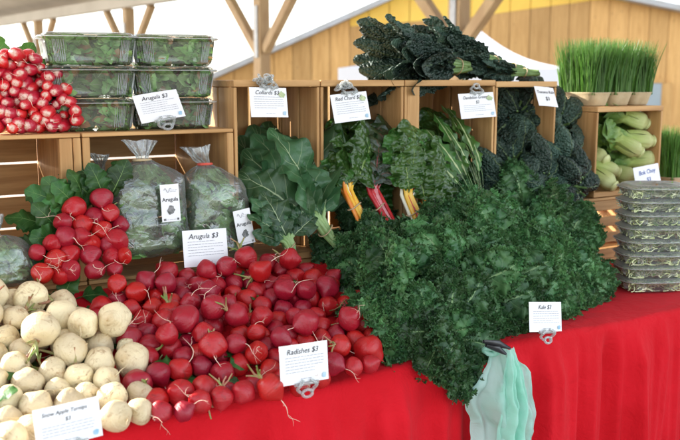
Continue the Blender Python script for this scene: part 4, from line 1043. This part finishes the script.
# ------------------------------------------------------------------ grass trays
M['grass'] = leaf_mat('wheatgrass_blade', (0.052, 0.145, 0.018), (0.11, 0.245, 0.04), (0.2, 0.36, 0.1), .1, 1, 1, .01, .4, 0, 50, .25, side_amt=0)
M['fibre'] = simple('tan_fibre_tray', (0.55, 0.44, 0.27), (0.46, 0.35, 0.20), 25, .8, .4, 120)
M['soil'] = simple('dark_soil', (0.03, 0.02, 0.014), (0.06, 0.04, 0.025), 60, .95, .8, 150)
def grass_tray(loc, rotz, label, hx=.056, hy=.082, seed=1, gh=.185):
    t = empty('grass_tray', loc, (0, 0, rotz)); tag(t, label, 'grass tray', 'trays of green wheatgrass'); rs_ = np.random.default_rng(seed)
    mb = MB(); rows = []
    for z, k in ((.0, .01), (.0, .80), (.004, .84), (.03, .94), (.043, 1.0), (.046, 1.03), (.046, .97), (.036, .93)):
        rows.append(np.concatenate([superellipse(48, hx * k, hy * k, 4), np.full((48, 1), z)], 1))
    mb.add(np.concatenate(rows), [f[::-1] for f in grid_faces(len(rows), 48, True)]); mb.build('tray', M['fibre'], t)
    mb = MB(); V = [(0, 0, .04)] + [(p[0], p[1], .036) for p in superellipse(48, hx * .93, hy * .93, 4)]; mb.add(V, [(0, i + 1, (i + 1) % 48 + 1) for i in range(48)]); mb.build('soil', M['soil'], t)
    mb = MB()
    for i in range(1300):
        x, y = rs_.uniform(-.92, .92) * hx, rs_.uniform(-.92, .92) * hy; h = gh * rs_.uniform(.72, 1.06); a = rs_.uniform(0, 6.28); wd = rs_.uniform(.0011, .0019)
        out_ = np.array([x / hx, y / hy]) * .018 * rs_.uniform(.2, 1.4) + rs_.normal(0, .015, 2) + (rs_.normal(0, .03, 2) if i % 25 == 0 else 0); V, U = [], []
        for j in range(5):
            s = j / 4; c = np.array([x + out_[0] * s ** 1.7, y + out_[1] * s ** 1.7, .037 + h * s]); q = wd * (1 - s ** 2.5 * .9)
            for e in (-1, 1): V.append(c + e * q * np.array([math.cos(a), math.sin(a), 0])); U.append((s, .5 + e * .25))
        mb.add(V, [(2 * j, 2 * j + 1, 2 * j + 3, 2 * j + 2) for j in range(4)], U)
    mb.build('grass_blades', M['grass'], t); return t
g1 = grass_tray((2.318, 2.12, 1.313), R(4), 'leftmost of three tan trays of tall wheatgrass on the bok choy crate')
for (p, rz, lb, s) in (((2.434, 2.125, 1.313), R(183), 'middle one of three tan trays of tall wheatgrass on the bok choy crate', 1), ((2.548, 2.13, 1.313), R(-3), 'rightmost of three tan trays of tall wheatgrass on the bok choy crate', .98), ((2.705, 2.07, 1.008), R(176), 'lower tray of wheatgrass at the right edge beside the bok choy', 1)):
    o = copy_tree(g1); o.location = p; o.rotation_euler = (0, 0, rz); o.scale = (s, s, s); o['label'] = lb

# ------------------------------------------------------------------ bok choy
m, n, l, out = new_mat('bok_choy_skin')
uvn = n.new('ShaderNodeUVMap'); uvn.uv_map = 'UVMap'; sp = n.new('ShaderNodeSeparateXYZ'); l.new(uvn.outputs[0], sp.inputs[0])
v = _objvec(n, l); nz = _noise(n, l, v, 40, 4)
tt = _ramp(n, l, _math(n, l, 'ADD', sp.outputs[0], _math(n, l, 'MULTIPLY_ADD', nz, .2, -.1)), .48, .72)
av = _math(n, l, 'ABSOLUTE', _math(n, l, 'MULTIPLY_ADD', sp.outputs[1], 2, -1))
colp = _mix(n, l, _ramp(n, l, sp.outputs[0], 0, .5), (0.55, 0.58, 0.25), (0.36, 0.46, 0.11))
st = n.new('ShaderNodeMapping'); st.inputs['Scale'].default_value = (2, 26, 1); l.new(uvn.outputs[0], st.inputs[0])
rbn = _noise(n, l, st.outputs[0], 1.0, 2)
col = _mix(n, l, tt, colp, _mix(n, l, nz, (0.07, 0.17, 0.03), (0.16, 0.28, 0.05)))
_bsdf(n, l, out, col, .35, .5, rbn, .8, .004)
M['bok'] = m
def bok(loc, axis, s, label, seed):
    t = empty('bok_choy'); tag(t, label, 'bok choy', 'bok choy heads in the crate'); rs_ = np.random.default_rng(seed)
    t.matrix_world = to_mat4(frame(axis, (0, 0, 1), rs_.uniform(0, 6)) * s, loc)
    ib = MB()
    for i in range(11):
        ring = 0 if i < 3 else 1 if i < 6 else 2; phi = i * 2.2 + rs_.uniform(-.2, .2); rb = (.008, .018, .027)[ring]
        nu, nv = 30, 11; u = np.linspace(0, 1, nu); vv = np.linspace(-1, 1, nv)
        L = (.21, .20, .18)[ring] * rs_.uniform(.9, 1.08)
        wd = np.interp(u, [0, .15, .35, .5, .62, .8, .94, 1], [.015, .021, .017, .014, .026, .036, .024, .004]) * (.8 + .12 * ring)
        rr = np.interp(u, [0, .12, .3, .5, .8, 1], [.45, 1.0, 1.0, .8, 1.1, 1.7]) * rb
        uu, v2 = np.meshgrid(u, vv, indexing='ij')
        curl = np.interp(u, [0, .45, .6, 1], [1, 1, .35, .2])[:, None]
        X = v2 * wd[:, None]; Zr = rr[:, None] + .003 - curl * (v2 ** 2) * wd[:, None] * .75
        Zr = Zr + (uu > .5) * .006 * np.sin(uu * 28 + v2 * 3 + i) * abs(v2)
        Y = uu * L
        c, s_ = math.cos(phi), math.sin(phi)
        W = np.stack([X * c + Zr * s_, Y, -X * s_ + Zr * c], -1).reshape(-1, 3)
        ib.add(W, grid_faces(nu, nv), np.stack([uu, (v2 + 1) / 2], -1).reshape(-1, 2))
    mb = MB(); mb.add(*lathe([(.001, .004), (.014, .004), (.020, -.001), (.016, -.006), (.001, -.008)], 16))
    V = mb.V[0][:, [0, 2, 1]].copy(); ib.build('leaf_stalks', M['bok'], t)
    mb = MB(); mb.add(V, [f[::-1] for f in lathe([(.001, .004), (.014, .004), (.020, -.001), (.016, -.006), (.001, -.008)], 16)[1]]); mb.build('root_end', M['bok'], t)
for i, (px, py, Y, ax, s, lb) in enumerate([(652, 141, 2.03, (-1, .35, .12), 1.15, 'bok choy head in the middle of the crate, pale end to the right'), (646, 124, 2.06, (-1, .3, .35), 1.15, 'green-leaved bok choy head at the top of the crate'), (614, 186, 1.99, (-.25, .8, .45), 1.08, 'bok choy head at the bottom left of the crate, base forward'), (636, 178, 2.02, (-.5, .9, .2), 1.08, 'bok choy head behind the handwritten card'), (606, 160, 2.05, (-.1, 1, .3), 1.05, 'bok choy head against the left side of its crate'), (628, 160, 2.10, (-.8, .6, .1), 1.08, 'bok choy head at the centre back of the crate'), (650, 172, 2.06, (-.3, 1, .3), 1.05, 'bok choy head at the bottom right of the crate'), (630, 118, 2.14, (-1, .2, .2), 1.05, 'bok choy head lying at the back of the crate top'), (656, 130, 2.10, (-1, .5, .2), 1.1, 'bok choy head in the upper right corner of the crate'), (618, 172, 2.04, (-.9, .5, .3), 1.05, 'bok choy head left of the handwritten card'), (640, 152, 2.02, (-.9, .4, .5), 1.1, 'bok choy head just above the handwritten card'), (610, 142, 2.10, (-.4, .9, .5), 1.1, 'bok choy head with dark leaves at the upper left of the crate'), (656, 158, 2.03, (-.9, .6, -.1), 1.05, 'bok choy head against the right side of its crate')]):
    bok(atY(px, py, Y), ax, s, lb, 600 + i)

# ------------------------------------------------------------------ price cards
def card(tl, tr, bl, Yt, Yb, title, price, label, style='print', clip='bottom', Ytr=None):
    A, B, C = atY(*tl, Yt), atY(*tr, Yt if Ytr is None else Ytr), atY(*bl, Yb)
    x = B - A; wd = np.linalg.norm(x); x /= wd
    y = A - C; y -= x * (x @ y); hg = np.linalg.norm(y); y /= hg; z = np.cross(x, y)
    c = A + x * wd / 2 - y * hg / 2
    t = empty('price_card'); t.matrix_world = to_mat4(np.stack([x, y, z], 1), c); tag(t, label, 'price card', 'white price cards')
    me = bpy.data.meshes.new('card'); bmx = bmesh.new(); N = 8
    top = [[bmx.verts.new((-wd / 2 + wd * i / N, sy * hg / 2, .0016 * math.sin(i / N * math.pi))) for i in range(N + 1)] for sy in (-1, 1)]
    bot = [[bmx.verts.new((v_.co.x, v_.co.y, v_.co.z - .0009)) for v_ in r_] for r_ in top]
    for i in range(N):
        bmx.faces.new([top[0][i], top[0][i + 1], top[1][i + 1], top[1][i]]); bmx.faces.new([bot[0][i], bot[1][i], bot[1][i + 1], bot[0][i + 1]])
        for r_ in (0, 1): bmx.faces.new([top[r_][i], bot[r_][i], bot[r_][i + 1], top[r_][i + 1]])
    for i in (0, N): bmx.faces.new([top[0][i], top[1][i], bot[1][i], bot[0][i]])
    bmesh.ops.recalc_face_normals(bmx, faces=bmx.faces); bmx.to_mesh(me); bmx.free(); me.materials.append(M['paper']); link('card', me, t)
    zt = .0024
    if style == 'print':
        ts = min(hg * .20, wd * 1.55 / max(len(title + ('' if price is None else '')), 6))
        full = title if price is None or len(title) > 9 else title + ' ' + price
        ts = min(hg * .20, wd * 1.5 / len(full))
        o = link('lettering', text_mesh(full, ts, M['ink'], .25), t); o.location = (-wd * .04, hg * .32, zt)
        y0 = hg * .18
        if full == title and price: o = link('lettering', text_mesh(price, ts, M['ink'], .2), t); o.location = (0, hg * .13, zt); y0 = hg * .01
        mb = MB(); rows = []; yy = y0
        while yy > -hg * .26: rows.append((-wd * .40, wd * .40 if random.random() < .8 else wd * .2, yy)); yy -= hg * .075
        rows.append((-wd * .10, wd * .14, -hg * .38)); strips(mb, rows, zt, hg * .014); mb.build('print', M['grey_ink'], t, False)
        mb = MB(); disc(mb, wd * .40, -hg * .36, wd * .045, hg * .075, zt, 12, .25, 3); mb.build('emblem', M['logo_blue'], t, False)
        if style == 'print' and clip == 'top': mb = MB(); disc(mb, wd * .36, hg * .26, wd * .08, hg * .11, zt + .0003, 14, .3, 5); mb.build('picture', M['logo_green'], t, False)
    else:
        mt = M['blue_ink'] if style == 'blue' else M['ink']
        o = link('lettering', text_mesh(title, min(hg * .26, wd * 1.95 / len(title)), mt, .1, 'CENTER', .0001), t); o.location = (0, hg * .22, zt); o.rotation_euler = (0, 0, R(2))
        o = link('lettering', text_mesh(price, hg * .26, mt, .1, 'CENTER', .0002), t); o.location = (wd * .02, -hg * .12, zt)
    if clip:
        s = -1 if clip == 'bottom' else 1
        k = empty('clip', (wd * .02, s * hg / 2, 0)); k.parent = t
        mb = MB()
        for sx in (-1, 1):
            q = np.linspace(0, 1, 10); mb.add(*tube(np.stack([sx * (.008 + .012 * np.sin(q * 3.0)), s * (-.006 + .026 * q), .004 + .006 * np.sin(q * 6)], 1), .0032, 8))
        mb.add(*tube([(-.026, s * .001, .003), (.026, s * .001, .003)], .0036, 8)); mb.build('arm', M['clip'], k)
        mb = MB(); a_ = np.linspace(0, 2 * math.pi, 20); mb.add(*tube(np.stack([.011 * np.cos(a_), s * .020 + .007 * np.sin(a_), .004 + 0 * a_], 1), .003, 8, False)); mb.build('ring', M['clip'], k)
    return t
card((132, 96), (176, 89), (146, 123), 2.02, 1.985, 'Arugula', '$3', 'white Arugula card clipped in front of the leaf clamshells')
card((249, 87), (286, 88), (254, 117), 1.985, 1.97, 'Collards', '$3', 'white Collards card hanging from the crate above the collard greens', clip='top')
card((330, 95), (366, 91), (331, 124), 1.985, 1.97, 'Red Chard', '$3', 'white card hanging above the red-stemmed chard', clip='top')
card((458, 94), (493, 92), (462, 119), 1.985, 1.97, 'Dandelion Greens', '$3', 'white card hanging above the dandelion greens', clip='top')
card((534, 86), (553, 88), (545, 106), 1.97, 1.94, 'Toscano Kale', '$3', 'tilted handwritten card over the dark kale crate', 'hand', None)
card((182, 231), (226, 228), (183, 268), 1.90, 1.885, 'Arugula', '$3', 'white Arugula card leaning on the clear arugula bags')
card((279, 347), (327, 340), (281, 387), 1.405, 1.395, 'Radishes', '$3', 'white Radishes card clipped at the table edge below the red heap')
card((32, 411), (98, 396), (45, 450), 1.38, 1.37, 'Snow Apple Turnips', '$3', 'white Snow Apple Turnips card in front of the turnip heap')
card((529, 302), (561, 302), (534, 332), 1.45, 1.435, 'Kale', '$3', 'white card clipped at the table edge below the curly kale')
card((633, 168), (658, 163), (637, 191), 1.955, 1.94, 'Bok Choy', '$3', 'handwritten blue-ink card in front of the bok choy', 'blue', None)
# dried tie bundles on the crate edge by the hanging cards
for (px, py, lb) in ((263, 80, 'knotted clear clip on the crate edge above the Collards card'), (340, 86, 'knotted clear clip on the crate edge above the red chard card')):
    mb = MB(); p = atY(px, py, 1.985); rs_ = np.random.default_rng(px)
    for i in range(9):
        a_ = np.linspace(0, 2 * math.pi, 16); r = rs_.uniform(.007, .014); Fm = frame(rs_.normal(0, 1, 3), (0.1, .2, 1)); c = np.array([rs_.uniform(-.022, .022), rs_.uniform(-.006, .004), rs_.uniform(-.008, .010)])
        mb.add(*tube(np.stack([r * np.cos(a_), 0 * a_, .7 * r * np.sin(a_)], 1) @ Fm.T + c, .0024, 6, False))
    o = mb.build('edge_clip', M['clip']); o.location = p; tag(o, lb, 'clip')

# ------------------------------------------------------------------ plastic bag on the black clip
m, n, l, out = new_mat('mint_bag_film')
v = _objvec(n, l)
col = _mix(n, l, _ramp(n, l, _noise(n, l, v, 9, 3), .4, .65), (0.60, 0.88, 0.79), (0.48, 0.83, 0.70))
b = _bsdf(n, l, None, col, .35, .45, _noise(n, l, v, 13, 4, .5, 1.6), .7, .010)
tl_ = n.new('ShaderNodeBsdfTranslucent'); l.new(col, tl_.inputs[0]); mx = n.new('ShaderNodeMixShader'); mx.inputs[0].default_value = .5; l.new(b.outputs[0], mx.inputs[1]); l.new(tl_.outputs[0], mx.inputs[2])
tr = n.new('ShaderNodeBsdfTransparent'); m3 = n.new('ShaderNodeMixShader'); m3.inputs[0].default_value = .93; l.new(tr.outputs[0], m3.inputs[1]); l.new(mx.outputs[0], m3.inputs[2]); l.new(m3.outputs[0], out.inputs[0])
M['mint'] = m
hook = atY(492, 349, 1.43)
t = empty('plastic_bag', hook); tag(t, 'pale mint plastic shopping bags hanging from a black clip on the red cloth', 'bag')
def bag_layer(seed, prof, y0, dy, xoff):
    nu, nv = 60, 56; V = np.zeros((nu, nv, 3)); q = np.linspace(-1, 1, nv); rs_ = np.random.default_rng(seed); p1, p2 = rs_.uniform(0, 6, 2)
    for i in range(nu):
        s = i / (nu - 1); z = -.37 * s + .012; xl, xr = np.interp(s, prof[0], prof[1]), np.interp(s, prof[0], prof[2])
        V[i, :, 0] = xoff + xl + (xr - xl) * (q + 1) / 2; V[i, :, 2] = z + .006 * np.sin(q * 4 + p1) * min(1, s * 6)
        amp = .004 + .020 * min(1, s * 3)
        V[i, :, 1] = y0 - dy * (1 - q ** 2) * min(1, s * 5 + .2) + amp * (.5 * np.sin(q * 7 + p1 + s * 2) + .35 * np.sin(q * 15 + p2 - s * 3))
    V = V.reshape(-1, 3); V = V + vnoise(V, 14, seed) * .013 * np.clip(-V[:, 2:] * 12, .1, 1) + vnoise(V, 42, seed + 2) * .0045
    Vb = V.copy(); Vb[:, 1] += .0012
    return V, grid_faces(nu, nv)
mb = MB(); V, F = bag_layer(701, ([0, .05, .2, .36, .48, 1], [-.018, -.02, -.055, -.082, -.062, -.070], [.022, .035, .105, .118, .122, .13]), -.012, .035, 0); mb.add(V, F); mb.build('film', M['mint'], t)
mb = MB(); V, F = bag_layer(702, ([0, .06, .25, .5, 1], [-.012, -.012, -.02, -.025, -.02], [.014, .02, .045, .05, .06]), -.050, .012, .01); mb.add(V, F); mb.build('folded_handle', M['mint'], t)
mb = MB()
for i in range(5):
    a_ = np.linspace(0, 2 * math.pi, 14); Fm = frame(np.random.default_rng(710 + i).normal(0, 1, 3), (0.1, .2, 1)); mb.add(*tube(np.stack([.013 * np.cos(a_), 0 * a_, .010 * np.sin(a_)], 1) @ Fm.T + np.array([-.024 + .003 * i, -.02, .006]), .006, 8, False))
mb.build('knot', M['mint'], t)
ck = empty('black_clip', atY(496, 345, 1.385)); tag(ck, 'black plastic spring clip gripping the table edge above the bag', 'clip')
mb = MB()
for (a_, b_) in (((-.037, 0, .014), (.038, -.004, -.013)), ((-.030, 0, .004), (.026, -.004, -.024))): mb.add(*tube([a_, (np.array(a_) + b_) / 2 + np.array([0, -.004, .004]), b_], [.004, .008, .003], 8))
mb.build('jaw', M['black_plastic'], ck)
mb = MB(); a_ = np.linspace(0, 2 * math.pi, 16); mb.add(*tube(np.stack([.006 * np.cos(a_) - .002, -.006 + 0 * a_, .006 * np.sin(a_) - .002], 1), .002, 6, False)); mb.build('spring', M['steel'], ck)
